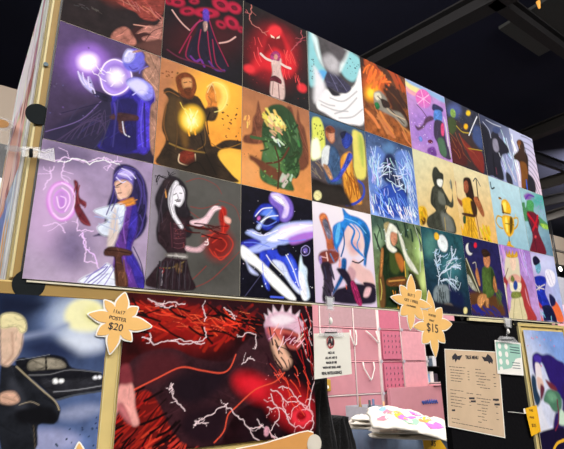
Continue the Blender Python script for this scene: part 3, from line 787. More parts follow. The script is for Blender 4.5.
  ('s','8c3c44',2.7,1.1,[108,191,120,198,130,201]),
  ('s','ffe0ff',2.2,1.3,[55,104,80,117,89,145,83,177,64,196,45,184]),
  ('s','ffe0ff',2.2,1.3,[57,117,73,128,78,150,70,175]),
  ('s','ffe0ff',2.2,1.3,[48,142,57,168,68,161,68,143,57,139]),
 ]),
 ('grey poster of a pale figure in a dark dress holding a red glow', [0.2794, 0.5588, 0.0, 0.3469], '5c585c', [
  ('g','9a90a0','54524e',[-19,172,73,175]),
  ('n',0.08,30),
  ('p','484642',37.6,[281,266,266,295,225,315,177,319,139,307,124,283,137,255,174,235,223,229,265,241]),
  ('s','8c3430',1.9,1.1,[98,31,141,11,192,20,213,45]),
  ('s','8c3430',1.9,1.1,[115,103,154,101,204,77]),
  ('s','8c3430',1.9,1.1,[106,114,146,135]),
  ('s','8c3430',1.9,1.1,[131,334,191,302,280,210]),
  ('s','8c3430',1.9,1.1,[117,322,143,298,170,269]),
  ('s','8c3430',1.9,1.1,[204,67,257,77,279,123]),
  ('p','221c22',3.8,[30,45,50,22,83,29,104,58,104,96,116,122,113,159,124,176,110,196,65,194,31,224,19,192,22,147,10,105,17,71]),
  ('l','221c22',3.8,0.18,[37,34,19,29,11,50]),
  ('l','221c22',3.8,0.18,[50,27,45,14]),
  ('p','2c1c22',2.8,[35,145,52,124,94,139,121,130,127,157,104,165,108,232,112,258,125,300,134,340,5,340,15,302,43,266,54,247,26,216,28,177]),
  ('p','3c2028',5.6,[72,157,99,157,104,223,78,231,65,194]),
  ('p','ece8f0',2.8,[53,64,70,46,92,53,95,83,83,109,67,107,72,134,95,164,89,172,62,140,50,106]),
  ('p','2c2024',3.8,[29,44,55,32,74,38,57,63,50,97,39,90]),
  ('p','f4f0f8',2.8,[65,36,76,40,68,56,54,78,60,113,73,147,62,140,49,106,50,69]),
  ('s','1c1418',2.8,1.4,[68,93,83,89]),
  ('s','d89850',3.8,1.1,[37,67,42,89]),
  ('p','ecc8d0',2.8,[117,145,155,129,179,96,194,86,217,89,194,103,180,125,161,153,123,157]),
  ('p','e4b8c0',2.8,[107,219,140,219,172,191,170,206,150,231,110,233]),
  ('p','7c1c18',23.5,[254,194,245,223,223,243,195,246,173,232,163,206,171,178,192,158,220,154,244,168]),
  ('p','a82018',5.6,[212,85,230,92,231,130,242,143,219,171,211,143,205,116]),
  ('s','d03828',2.8,2.3,[173,196,192,170,232,169,254,194,234,230,199,239,178,218]),
  ('s','d03828',2.8,2.3,[187,199,212,181,233,197,218,220,198,216]),
  ('s','d03828',2.8,2.3,[156,157,191,165,227,165]),
  ('s','d03828',2.8,2.3,[153,185,187,175]),
  ('s','d03828',2.8,2.3,[193,225,214,246,239,224]),
  ('s','d03828',2.8,2.3,[217,94,224,132,219,166]),
  ('r','401010',12,56.4,3.8,0,[122,148,217,190]),
  ('p','f0b0a0',2.8,[224,112,245,118,243,133,226,131]),
  ('p','7a7470',2.8,[54,247,108,242,109,256,55,257]),
  ('s','c8c4c0',2.8,1.1,[57,252,106,250]),
  ('s','6a5838',3.8,1.1,[44,287,70,284,105,263]),
  ('p','604830',2.8,[78,275,96,270,102,289,86,297]),
  ('s','d8d0d8',2.8,1.1,[43,295,43,333]),
  ('s','a02028',1.9,1.1,[35,288,49,292,42,304]),
  ('r','383038',12,56.4,2.8,85,[35,275,122,334]),
  ('s','5a2c38',1.9,1.1,[58,159,67,228]),
  ('d','8a4040',16,1.9,[74,161,105,228]),
  ('s','443844',1.9,1.1,[57,54,53,78,52,106,62,140]),
  ('s','443844',1.9,1.1,[43,52,32,91,26,138,27,190]),
  ('s','443844',1.9,1.1,[37,63,29,110,36,163]),
  ('s','443844',1.9,1.1,[82,43,95,69,99,106]),
  ('s','b8b4bc',1.9,0.9,[63,44,57,68,56,100,66,130]),
  ('s','b8b4bc',1.9,0.9,[71,46,61,71,61,104]),
  ('s','2c2024',2.3,0.9,[63,78,71,72]),
  ('s','2c2024',2.3,0.9,[80,69,87,69]),
  ('s','6c5c68',1.9,0.9,[74,75,77,86,73,89]),
  ('s','3a1820',2.8,0.9,[72,96,83,93]),
  ('s','6c4048',1.4,0.8,[68,162,81,162,97,157]),
  ('s','6c4048',1.4,0.8,[69,175,82,176,98,171]),
  ('s','6c4048',1.4,0.8,[70,188,82,189,99,184]),
  ('s','6c4048',1.4,0.8,[70,202,83,202,99,197]),
  ('s','6c4048',1.4,0.8,[71,215,84,216,100,211]),
  ('s','6c4048',1.4,0.8,[72,228,85,229,101,224]),
  ('s','1a1418',2.8,1.1,[34,271,32,309,31,343]),
  ('s','4a444c',1.4,0.9,[39,270,38,308,39,343]),
  ('s','1a1418',2.8,1.1,[51,269,49,307,47,342]),
  ('s','4a444c',1.4,0.9,[57,268,55,307,56,341]),
  ('s','1a1418',2.8,1.1,[69,267,66,306,64,341]),
  ('s','4a444c',1.4,0.9,[74,266,73,305,73,340]),
  ('s','1a1418',2.8,1.1,[88,265,85,304,83,339]),
  ('s','4a444c',1.4,0.9,[94,264,92,303,92,338]),
  ('s','1a1418',2.8,1.1,[105,263,101,302,99,338]),
  ('s','4a444c',1.4,0.9,[110,262,108,301,108,337]),
  ('s','fce4e4',2.8,0.9,[182,98,190,89,200,87]),
  ('s','fce4e4',2.8,0.9,[186,103,198,95,211,91]),
  ('s','fce4e4',2.8,0.9,[164,199,172,198,171,191]),
  ('s','fce4e4',2.8,0.9,[162,208,172,207,174,200]),
 ]),
 ('black starry poster with blue and white streaks of glowing energy', [0.5588, 0.8382, 0.0, 0.3469], '0e0c1a', [
  ('n',0.3,20),
  ('d','e8e8ff',40,1.6,[3,30,262,330]),
  ('p','7c60c8',5.9,[104,19,126,-4,164,2,192,21,197,59,174,92,146,92,136,61,109,42]),
  ('p','dcc8ff',4.9,[109,9,147,1,180,33,174,73,152,81,160,42,125,29]),
  ('p','fcf4ff',3.9,[115,12,147,12,169,40,152,38,125,24]),
  ('p','2434b0',4.9,[52,80,77,51,114,47,141,79,135,103,93,133,62,119,47,104]),
  ('p','6088f0',6.9,[67,91,104,57,130,85,103,113,77,121]),
  ('p','10103c',4.9,[44,104,72,86,135,98,114,116,62,119]),
  ('p','c0d0ff',3.9,[57,125,114,64,82,107,67,135]),
  ('p','d068c0',3,[70,100,67,104,63,106,60,106,58,103,58,98,61,94,65,92,68,92,70,96]),
  ('p','2c2c9c',4.9,[3,185,62,164,113,175,92,204,42,212,8,206]),
  ('p','a8b8f8',5.9,[17,153,42,140,82,152,135,112,168,98,225,82,290,75,294,121,223,146,167,167,103,194,42,212,23,204,72,176,42,163]),
  ('p','e8d8ff',7.9,[135,131,179,100,289,81,282,108,201,135,156,155]),
  ('p','b070d8',6.9,[178,147,235,120,292,107,291,121,234,151,189,165]),
  ('p','ffffff',5.9,[93,164,135,135,190,108,259,92,190,127,134,163]),
  ('p','2c40c8',4.9,[70,207,113,193,177,194,214,244,229,314,201,312,154,259,113,228,97,265,102,320,82,300,72,250]),
  ('p','4060e8',5.9,[160,214,193,219,221,297,192,273]),
  ('p','ffffff',4.9,[5,194,42,212,92,248,154,294,201,338,174,343,112,306,62,260,6,232]),
  ('p','c8d0ff',5.9,[18,235,28,251,62,277,33,271]),
  ('p','d8e0ff',4.9,[113,228,155,232,186,282,229,323,201,316,154,268]),
  ('p','101028',3.9,[134,176,172,176,177,198,150,210,134,199]),
  ('p','d8ecff',4.9,[224,197,232,224,248,240,247,277,256,330,228,336,214,262]),
  ('p','f8f8ff',4.9,[214,253,236,269,245,335,223,332]),
  ('s','a8a0d8',2.5,1.2,[228,173,245,162,261,169,258,188,239,197,226,189,228,173]),
  ('p','6858a8',3,[254,178,252,185,246,189,240,190,235,187,233,181,235,175,241,170,247,169,252,172]),
  ('s','5a5880',1.5,1.2,[15,347,72,276]),
  ('s','4a60e0',5.9,1.2,[107,340,153,339]),
  ('s','ffffff',3,2,[52,94,77,66,114,55]),
  ('s','ffffff',3,2,[72,109,103,87,136,78]),
  ('s','ffffff',3,2,[42,149,82,152,135,126]),
  ('s','ffffff',3,2,[224,93,259,92,289,83]),
  ('s','ffffff',3,2,[166,204,192,246,213,298]),
  ('s','ffffff',3,2,[92,213,113,237,154,268]),
  ('s','ffffff',3,2,[23,213,72,250,133,296]),
  ('s','6c84f0',3,2,[57,111,93,119,130,99]),
  ('s','6c84f0',3,2,[13,184,52,179,103,185]),
  ('s','6c84f0',3,2,[187,220,203,263,223,310]),
  ('s','6c84f0',3,2,[135,158,189,155,246,142]),
  ('s','6c84f0',3,2,[77,241,82,283,94,316]),
  ('d','ffffff',20,3,[42,132,274,311]),
  ('l','e0d8ff',2,0.18,[22,144,82,152,167,130]),
  ('l','f4f0ff',2,0.18,[43,245,92,274,164,319]),
 ]),
 ('white poster with bold blue brush sweeps over a dark and tan form', [0.8382, 1.1176, 0.0, 0.3469], 'e4d8e8', [
  ('n',0.05,30),
  ('g','f0e8ee','d8c4e0',[110,-5,47,310]),
  ('p','b8603c',4.2,[28,52,44,35,63,41,73,67,91,116,110,150,94,170,60,165,54,130,41,91]),
  ('p','6c6c80',4.2,[42,68,62,58,80,113,63,124]),
  ('p','e08048',3.2,[30,54,49,38,61,43,41,62]),
  ('p','a88098',4.2,[66,164,110,159,99,183,70,191]),
  ('p','7c3830',5.3,[26,178,66,164,111,170,98,203,40,220,19,205]),
  ('s','f0c8c0',5.3,1.3,[54,175,59,201]),
  ('s','5080b0',5.3,1.3,[71,177,86,202]),
  ('s','f0c0c0',3.2,1.3,[26,191,53,193]),
  ('p','2c2230',4.2,[27,218,63,206,78,238,69,308,73,340,29,338,38,268]),
  ('p','9078b8',3.2,[20,192,31,191,32,213,23,216]),
  ('p','e8c8c4',9.5,[148,70,192,53,235,80,237,128,209,160,171,174,148,149,133,105]),
  ('p','d8a8ac',10.5,[163,119,212,122,197,157,166,156]),
  ('p','2278c8',4.2,[87,84,106,62,141,42,137,-1,167,18,214,23,251,38,270,75,260,125,244,165,237,194,225,196,237,128,224,72,180,52,151,74,126,124,100,160,88,139]),
  ('p','185c98',5.3,[237,50,269,85,247,155,235,204,229,158,241,108]),
  ('p','1c5898',4.2,[122,189,145,191,129,251,80,312,75,304,112,244]),
  ('p','60b8f0',4.2,[99,82,124,59,115,117,99,137]),
  ('s','2278c8',9.5,1.3,[155,54,190,77,174,127,221,163]),
  ('s','3c90d8',5.3,1.3,[168,42,215,83,199,133,235,176]),
  ('s','1c5898',6.3,1.3,[135,76,138,132,120,180]),
  ('s','80c8f0',3.2,1.3,[144,37,206,46,248,78]),
  ('s','2278c8',5.3,1.3,[106,72,93,120,105,164]),
  ('p','e8bcb8',7.4,[182,182,230,209,261,220,276,260,267,284,230,278,189,254,155,222,169,193]),
  ('p','c898a0',6.3,[156,212,185,228,170,265,141,250]),
  ('s','2c1c2c',5.3,1.3,[172,191,200,194,226,179]),
  ('p','221a2c',5.3,[96,228,131,222,154,240,170,265,225,269,275,274,278,306,250,335,78,340,90,298,139,277]),
  ('p','a82860',3.2,[158,271,178,264,206,338,182,339]),
  ('s','5c1838',3.2,1.3,[164,270,192,338]),
  ('s','5c1838',2.1,1.3,[173,267,202,337]),
  ('p','2c1c2c',3.2,[219,261,263,261,277,274,230,276]),
  ('p','e89a90',3.2,[113,181,118,212,106,218]),
  ('p','e8b8c0',5.3,[230,280,255,280,240,309,215,311]),
  ('s','e06040',3.2,1.3,[134,277,138,291]),
  ('r','3c3448',16,42.1,5.3,70,[40,225,79,324]),
 ]),
 ('green forest poster of a white-haired archer in a green tunic', [1.1176, 1.397, 0.0, 0.3469], '4c6850', [
  ('g','40584c','88984c',[53,24,217,314]),
  ('n',0.35,22),
  ('p','a8c878',24,[311,91,299,123,276,145,252,148,235,131,232,101,244,68,266,46,291,42,309,59]),
  ('p','d0e8a0',12,[285,105,280,124,270,136,260,138,254,127,254,109,260,89,269,76,279,75,285,86]),
  ('p','90b088',19.2,[51,85,44,109,30,125,15,127,4,115,2,92,9,68,23,51,38,49,49,62]),
  ('p','c8d888',16.8,[291,218,283,243,269,259,255,260,246,246,245,223,253,198,267,182,281,180,291,194]),
  ('r','1c3028',16,60.1,9.6,80,[13,21,285,105]),
  ('d','c8e8e8',14,3.6,[6,22,274,127]),
  ('p','1c2c18',4.8,[43,126,80,101,142,113,166,150,165,210,150,270,177,336,100,342,53,343,21,336,16,253,30,185]),
  ('p','405024',8.4,[90,129,133,129,140,183,115,215,82,199]),
  ('p','b86c30',7.2,[118,136,146,137,163,171,145,202,121,165]),
  ('p','6c4020',4.8,[64,239,157,221,160,250,68,263]),
  ('s','d8a050',4.8,2.4,[70,246,155,233]),
  ('p','c88868',3.6,[98,58,132,47,134,83,114,106,99,93]),
  ('p','e8e8d8',4.8,[73,36,103,18,135,30,138,52,103,52,95,99,127,120,104,133,74,117,70,72]),
  ('p','dcdccc',4.8,[143,41,168,78,183,128,222,174,240,203,204,191,173,154,155,101]),
  ('p','a89868',4.8,[67,27,96,15,84,45,74,61]),
  ('p','6a4828',6,[19,225,40,227,46,288,36,344,14,341,14,281]),
  ('p','b87840',4.8,[42,131,53,134,35,223,25,224]),
  ('p','2c2818',8.4,[181,199,217,205,246,263,209,266]),
  ('s','d0c060',3.6,1.4,[25,243,29,280,20,317]),
  ('s','b8c0b0',3.6,1.4,[246,3,265,86,252,192]),
  ('r','c8882c',12,36,3.6,80,[69,258,142,338]),
  ('s','f0c040',3.6,1.4,[165,160,164,220]),
 ]),
 ('dark teal poster of a ghostly white tree on a rock under a pale moon', [1.397, 1.6764, 0.0, 0.3469], '1c3440', [
  ('g','245058','141c38',[120,16,93,348]),
  ('n',0.3,20),
  ('p','4c8078',24.8,[88,71,76,102,54,122,31,125,16,110,13,81,24,51,46,30,70,26,86,42]),
  ('p','387078',31,[239,144,220,175,185,197,146,200,118,185,111,157,128,127,163,104,203,99,232,114]),
  ('p','e4ecec',3.7,[169,45,167,68,154,86,133,92,114,84,102,65,103,42,116,24,137,17,157,25]),
  ('p','e0b030',2.5,[117,24,116,35,109,43,98,46,88,43,83,35,84,24,91,16,101,12,111,16]),
  ('l','c8d8e8',5,0.12,[75,238,89,198,81,161,74,113,86,87]),
  ('l','c8d8e8',5,0.12,[89,198,132,170,170,131,200,97,221,69]),
  ('l','c8d8e8',5,0.12,[107,182,174,151,240,138]),
  ('l','c8d8e8',5,0.12,[93,217,140,208,176,224,203,247]),
  ('l','c8d8e8',5,0.12,[140,208,181,239,186,267]),
  ('l','c8d8e8',5,0.12,[88,160,67,133]),
  ('l','c8d8e8',5,0.12,[87,140,112,108]),
  ('l','c8d8e8',5,0.12,[170,131,221,110]),
  ('l','c8d8e8',5,0.12,[200,97,187,78]),
  ('l','c8d8e8',5,0.12,[174,151,237,154]),
  ('l','c8d8e8',5,0.12,[132,209,202,212]),
  ('r','b0c4dc',34,27.3,2.5,-30,[74,93,244,158]),
  ('r','b0c4dc',16,24.8,2.5,50,[135,194,209,256]),
  ('p','7c888c',6.2,[48,254,75,236,128,233,141,261,130,304,84,312,43,301,38,278]),
  ('r','1c2428',10,62,3.7,85,[51,249,128,300]),
  ('p','a89888',5,[99,311,145,306,164,326,141,329]),
  ('p','181824',11.2,[28,306,221,313,255,340,8,339]),
  ('p','141c40',17.4,[157,241,231,264,221,313,146,299]),
  ('p','e8dc98',2.5,[250,328,245,337,237,342,228,343,222,338,221,329,225,321,234,315,243,315,249,319]),
 ]),
 ('navy poster of a green-clad figure with a mandolin under a crescent moon', [1.6764, 1.9558, 0.0, 0.3469], '242450', [
  ('g','20204c','2c2458',[35,20,156,331]),
  ('n',0.2,20),
  ('p','e0dcd8',2.8,[68,50,64,67,51,80,35,84,21,77,15,62,18,45,31,32,47,28,61,35]),
  ('p','22224c',2.8,[80,41,77,57,66,69,51,72,39,66,34,52,37,36,48,24,62,21,74,27]),
  ('p','d82038',2.8,[104,30,100,38,92,43,85,44,79,40,79,33,83,25,90,19,98,18,103,22]),
  ('p','3c3c28',4.2,[0,108,23,116,59,185,83,234,95,254,56,251,10,220,-22,172,-13,130]),
  ('p','a8a898',4.2,[-7,181,11,174,44,217,59,241,23,234,-1,206]),
  ('s','d0c8a8',5.6,1.7,[9,102,38,166,75,245]),
  ('s','b8b0a0',4.2,1.7,[53,118,75,112,75,137]),
  ('p','5a3820',12.5,[7,250,124,241,211,256,250,306,230,338,68,336,-3,320,-12,281]),
  ('p','48602c',4.2,[123,131,190,119,210,149,212,213,155,260,104,253,107,201]),
  ('p','283c20',6.9,[188,125,213,160,212,213,175,216]),
  ('p','b87848',4.2,[82,136,90,203,78,214,64,164]),
  ('p','b87848',4.2,[207,160,215,224,198,236,187,205]),
  ('p','b87850',2.8,[145,75,188,65,191,97,166,127,140,114]),
  ('p','2c1c14',2.8,[133,50,172,39,201,58,187,70,145,79]),
  ('p','b8804c',4.2,[73,255,122,250,113,273,65,311,48,287]),
  ('p','b8804c',4.2,[115,267,138,271,126,307,111,298]),
  ('r','242878',12,55.6,11.1,30,[7,309,226,338]),
  ('r','4c6030',12,33.3,6.9,60,[200,225,244,306]),
 ]),
 ('lilac poster of a crowned blonde queen in a cream gown and red cape', [1.9558, 2.2352, 0.0, 0.3469], 'a07cc0', [
  ('g','9c74c4','b890c8',[1,19,118,331]),
  ('n',0.15,20),
  ('r','c8a8e0',12,79.4,7.9,80,[-7,20,39,130]),
  ('r','c8a8e0',10,79.4,7.9,80,[184,16,238,110]),
  ('p','9c3438',5.3,[-3,163,51,148,18,208,4,291,6,341,-26,342,-17,265,1,209]),
  ('p','a83838',5.3,[142,130,179,156,198,213,204,279,238,344,96,349,100,276,104,201]),
  ('p','d8ccb0',6.6,[51,52,117,34,157,49,154,119,148,159,113,171,83,155,46,177,19,142]),
  ('p','e8c8b0',4,[84,58,130,50,127,92,96,120,78,97]),
  ('p','c89828',3.3,[65,21,69,42,90,15,97,41,119,14,124,38,154,14,152,45,59,56]),
  ('p','d8a090',5.3,[49,153,106,133,147,144,128,180,40,187]),
  ('p','e8e0c0',5.3,[51,177,80,179,147,173,125,218,81,223,46,215]),
  ('p','2c4ca0',4,[114,187,106,201,94,210,82,211,75,203,75,190,82,176,94,166,106,165,114,173]),
  ('p','6c7838',4,[78,141,96,158,81,174,59,167]),
  ('p','d8ccA0',5.3,[47,252,129,237,141,283,144,350,-8,353,23,299]),
  ('p','707838',4,[55,223,125,218,124,242,47,252]),
  ('s','a89870',4,1.6,[73,250,29,349]),
  ('s','a89870',4,1.6,[109,243,113,348]),
  ('p','e0d8c0',4,[-7,191,13,194,4,273,-11,292,-16,247]),
  ('p','c07880',4,[-82,189,-45,199,-21,229,-51,222]),
  ('p','e4a8b8',5.3,[176,195,186,252,195,280,176,243]),
  ('s','501c28',4,1.6,[14,161,53,110]),
 ]),
 ('pale blue poster of a blue-robed figure with a white fan and orange cape', [2.2352, 2.4746, 0.0, 0.3469], 'a8a8d8', [
  ('g','b090c8','a8b4e0',[-12,46,229,126]),
  ('n',0.08,20),
  ('p','ccd0f0',58,[-15,26,208,10,184,77,-19,98]),
  ('p','e86840',5.8,[-69,260,-38,277,19,344,-42,346,-87,290]),
  ('p','e86c3c',5.8,[139,237,194,253,226,333,161,344,127,297]),
  ('p','b03438',7.3,[-6,207,19,244,37,287,0,275]),
  ('p','2030a8',4.4,[-46,156,20,125,90,118,114,136,82,200,105,249,111,288,67,301,29,273,0,246,-16,210,-50,200]),
  ('p','203080',5.8,[-50,200,-21,178,-44,239,-63,240]),
  ('p','181c40',4.4,[29,273,118,268,151,344,92,341,24,345,32,302]),
  ('p','68a0b8',4.4,[32,57,74,47,84,77,54,109,29,103]),
  ('p','181430',3.6,[17,33,54,18,86,40,61,59,19,68]),
  ('p','ece8f4',5.8,[120,89,175,76,215,95,202,144,152,169,120,146]),
  ('s','b8b0d0',4.4,1.7,[126,99,156,158]),
  ('s','b8b0d0',4.4,1.7,[161,85,182,153]),
  ('s','d8ccc0',5.8,2.9,[-9,157,21,180,77,185]),
  ('s','d8ccc0',5.8,2.9,[-3,197,52,174,91,161]),
  ('s','d8ccc0',5.8,2.9,[34,172,26,194]),
  ('p','a8b8d0',4.4,[-58,238,-38,248,-5,290,29,312,-3,314,-47,278]),
  ('p','1c1c48',5.8,[119,207,169,224,166,255,118,268]),
  ('s','60b0c8',7.3,1.7,[25,303,40,326]),
  ('s','80c8d8',5.8,1.7,[100,319,97,338]),
 ]),
 ('night-blue poster of a black car under a full moon, lower left below the lavender poster', [-0.1732, 0.197, -0.4926, -0.0347], '46547c', [
  ('g','1c2844','5c70a0',[290,-3,323,306]),
  ('n',0.25,45),
  ('p','7084b0',36,[404,67,382,100,333,114,277,105,235,77,220,41,238,9,284,-8,342,-1,389,27]),
  ('p','b8c4d8',25.2,[377,46,366,78,334,98,293,98,259,81,244,52,252,21,282,1,324,-2,361,15]),
  ('p','f0ecb8',8.6,[363,38,356,62,334,77,305,78,281,65,270,42,276,18,297,2,326,1,351,14]),
  ('p','e4e0a0',11.5,[351,34,349,47,340,55,328,55,318,48,313,36,316,23,324,15,336,14,346,21]),
  ('p','d4dcec',18.7,[269,97,299,80,350,87,361,113,312,122]),
  ('s','8c98b8',10.1,10.1,[192,91,236,81,277,62]),
  ('p','141c34',18.7,[137,4,181,5,228,15,200,41,142,44]),
  ('p','222c4c',18,[195,114,244,89,304,130,242,138]),
  ('p','8c94b4',13,[373,246,366,256,344,264,315,267,291,264,280,257,286,248,307,240,336,237,361,239]),
  ('p','9a9ec4',14.4,[331,310,319,323,286,328,245,324,212,313,198,299,208,287,239,281,281,285,316,296]),
  ('p','14141a',2.2,[184,140,197,134,212,136,249,128,281,135,299,156,341,163,367,172,368,206,313,215,275,224,250,205,217,177,190,157]),
  ('p','8c8474',2.2,[211,141,242,135,273,140,285,156,245,159,212,160]),
  ('s','08080c',3.6,0.9,[242,135,246,159]),
  ('s','6c6c70',2.2,0.9,[213,171,254,170,296,161,365,168]),
  ('p','26262c',2.2,[240,179,298,181,366,177,370,204,274,216,248,197]),
  ('s','8a8a90',2.2,0.9,[266,207,316,204,368,197]),
  ('p','ffffff',2.2,[274,185,273,188,270,190,266,190,263,188,262,185,262,181,265,179,269,179,272,182]),
  ('p','ffffff',2.2,[285,184,284,187,281,189,278,189,275,187,274,184,275,181,277,180,280,180,283,181]),
  ('p','f8f8ff',2.2,[357,179,356,182,353,183,350,183,348,182,346,179,347,177,350,175,353,175,355,177]),
  ('p','f8f8ff',2.2,[366,178,365,180,363,182,360,182,358,180,357,178,358,175,360,174,362,174,365,176]),
  ('s','70747c',1.4,0.9,[184,140,208,136,249,128]),
  ('s','484c54',4.3,0.9,[275,224,313,215,369,209]),
  ('p','1c1e24',2.2,[158,157,171,150,189,152,209,169,243,201,280,234,284,256,274,273,244,273,244,320,180,314]),
  ('p','32343c',7.2,[182,176,207,207,219,246,197,237,179,206]),
  ('s','b8a888',2.2,0.9,[187,153,214,177,244,203,272,227,282,245]),
  ('s','9a8c78',1.8,0.9,[203,230,223,225,240,232]),
  ('p','0e0e12',6.5,[201,241,262,237,281,268,236,270,207,265]),
  ('s','5c5040',1.4,0.9,[235,273,244,320]),
  ('p','d8b8a0',3.6,[145,60,165,55,185,65,192,91,190,122,180,142,171,152,160,149,155,138]),
  ('p','e8dca8',2.9,[143,48,160,40,180,44,193,58,196,78,185,83,175,71,147,74]),
  ('p','d4a890',2.9,[165,206,189,203,202,221,189,229,167,224]),
  ('s','b08870',2.2,0.9,[169,213,195,222]),
  ('s','b48c78',2.9,4.3,[169,83,176,126,164,147]),
  ('d','2c3858',14,3.6,[285,242,373,326]),
 ]),
 ('large wide red and black poster with dark sweeping shapes and white lightning', [0.2333, 0.8256, -0.3885, -0.0121], '2a0c10', [
  ('g','3a0a0c','180a10',[24,51,418,291]),
  ('n',0.4,35),
  ('p','8c1410',44.5,[287,92,254,119,183,128,104,116,46,91,26,60,52,34,116,23,198,32,265,58]),
  ('r','a82418',50,44.5,3.3,25,[2,24,418,88]),
  ('r','a01c14',40,77.9,8.9,-35,[22,32,365,111]),
  ('p','2a1018',24.5,[61,10,124,0,419,14,565,12,533,61,419,43,227,20]),
  ('r','e84428',26,55.6,3.3,15,[83,38,326,90]),
  ('p','6c1412',17.8,[10,337,37,218,127,239,162,305,114,354,48,364,-6,358]),
  ('r','a82018',50,44.5,4.5,-40,[-9,225,155,367]),
  ('r','c83828',24,44.5,5.6,-40,[73,316,228,374]),
  ('p','351a20',4.5,[19,173,60,145,131,135,198,159,291,165,346,112,418,88,473,154,479,198,458,230,392,270,342,287,306,315,284,351,262,372,164,359,87,247,47,232,27,218]),
  ('p','4c1c22',17.8,[61,150,132,145,155,183,76,219,37,214]),
  ('p','1c1018',24.5,[156,193,291,185,269,244,181,279,127,239]),
  ('p','201018',17.8,[182,288,282,284,272,359,217,368,163,332]),
  ('p','c81824',22.3,[450,267,426,278,385,273,343,255,315,232,311,210,332,199,373,203,416,221,446,245]),
  ('p','e02030',15.6,[433,258,418,263,391,258,363,247,343,232,339,220,353,215,379,219,408,230,429,245]),
  ('p','b01820',26.7,[418,229,528,243,585,300,553,363,457,325,418,281]),
  ('s','e8543c',3.3,1.7,[38,231,94,206,155,181,210,189,268,197,297,185,315,149]),
  ('s','e8543c',3.3,1.7,[479,200,445,224,379,243,317,286,294,304,283,342,256,367]),
  ('s','f0705c',2.2,1.3,[445,206,472,202]),
  ('r','120608',30,66.8,5.6,20,[3,33,418,99]),
  ('r','120608',24,66.8,5.6,-40,[-9,225,134,365]),
  ('r','ff6848',14,33.4,1.7,20,[22,32,391,89]),
  ('p','1a0c12',11.1,[419,31,446,76,439,143,473,176,517,97]),
  ('q','ecd0dc',2.8,[418,65,408,32,430,42]),
  ('q','ecd0dc',2.8,[425,54,421,17,446,37]),
  ('q','ecd0dc',2.8,[435,53,440,5,464,31]),
  ('q','ecd0dc',2.8,[453,47,476,0,484,33]),
  ('q','ecd0dc',2.8,[475,46,508,3,510,34]),
  ('q','ecd0dc',2.8,[496,51,541,15,534,45]),
  ('q','ecd0dc',2.8,[511,62,567,42,545,68]),
  ('q','ecd0dc',2.8,[518,73,569,67,538,87]),
  ('p','dcb0c4',4.5,[408,64,430,33,475,23,526,33,554,60,532,87,503,74,460,73,425,81]),
  ('p','f4e4ec',8.9,[432,44,475,31,519,43,489,60,446,62]),
  ('p','9c5870',5.6,[412,71,446,76,446,98,425,110]),
  ('p','e8b498',10,[435,90,460,84,474,103,482,132,504,167,487,187,459,178,443,143,435,121]),
  ('p','d8685c',7.8,[425,72,474,75,544,94,531,129,495,127,460,103,425,90]),
  ('p','6c1420',8.9,[474,86,535,96,526,122,488,118]),
  ('r','2a0c14',14,44.5,4.5,60,[425,88,515,188]),
  ('r','f0c0c8',10,33.4,3.3,-50,[418,65,546,119]),
  ('p','e8a098',4.5,[4,217,27,213,38,236,43,271,55,307,39,310,23,279,8,261,-3,294,-5,252]),
  ('p','c06c70',6.7,[0,269,12,261,34,297,30,305]),
  ('p','7c3038',6.7,[-3,182,19,173,32,213,4,217]),
  ('l','f4d8dc',2.2,0.16,[56,12,93,23,125,16,158,19]),
  ('l','f4d8dc',2.2,0.16,[77,24,104,32,125,26]),
  ('l','f4d8dc',2.2,0.16,[48,108,79,126,120,116,174,115,219,119]),
  ('l','f4d8dc',2.2,0.16,[67,98,74,121]),
  ('l','f4d8dc',2.2,0.16,[120,116,174,123,224,104,217,78]),
  ('l','f4d8dc',2.2,0.16,[209,21,222,52,217,62]),
  ('l','f4d8dc',2.2,0.16,[275,22,300,37,311,53]),
  ('l','f4d8dc',2.2,0.16,[320,101,352,88,381,94,378,133]),
  ('l','f4d8dc',2.2,0.16,[334,175,353,159,376,165]),
  ('l','f4d8dc',2.2,0.16,[199,321,226,305,282,282,318,306,354,337,392,375]),
  ('l','f4d8dc',2.2,0.16,[199,321,237,319]),
  ('l','f4d8dc',2.2,0.16,[282,282,293,275]),
  ('l','f4d8dc',2.2,0.16,[354,337,405,336]),
  ('l','f4d8dc',2.2,0.16,[131,221,144,258,171,287]),
  ('l','f4d8dc',2.2,0.16,[136,221,127,235]),
  ('l','f4d8dc',2.2,0.16,[533,85,561,142,589,189,574,267,540,319,511,344]),
  ('l','f4d8dc',2.2,0.16,[431,245,471,268,527,281,570,310]),
  ('l','f4d8dc',2.2,0.16,[471,268,484,316,511,349]),
  ('l','f4d8dc',2.2,0.16,[574,267,583,344,560,374]),
  ('l','f4d8dc',2.2,0.16,[385,320,417,352,456,380]),
  ('l','f4d8dc',2.2,0.16,[431,256,457,325,430,353]),
  ('l','f4d8dc',2.2,0.16,[566,-1,582,59,584,119]),
  ('l','f4d8dc',2.2,0.16,[527,281,486,242,458,241]),
  ('l','f4d8dc',2.2,0.16,[418,291,457,294,498,327]),
  ('l','f4d8dc',2.2,0.16,[210,317,199,312]),
  ('p','e83040',8.9,[575,327,567,340,548,348,525,346,507,336,501,322,508,309,526,302,549,303,568,313]),
  ('p','8c0c14',5.6,[554,322,551,330,542,334,532,333,523,328,520,320,524,313,532,309,543,310,551,315]),
  ('l','f0b8c0',2.2,0.2,[501,322,512,297,548,293,577,311,576,338,546,354,511,349]),
  ('l','f0b8c0',2.2,0.2,[417,342,443,374,430,393]),
  ('l','f0b8c0',2.2,0.2,[517,108,561,119]),
  ('p','c890a0',1.7,[424,355,422,362,417,366,412,366,407,361,406,353,408,346,412,341,418,342,422,347]),
  ('r','ff5038',16,44.5,2.2,60,[445,165,585,300]),
  ('r','b81c1c',14,66.8,3.3,70,[534,25,589,189]),
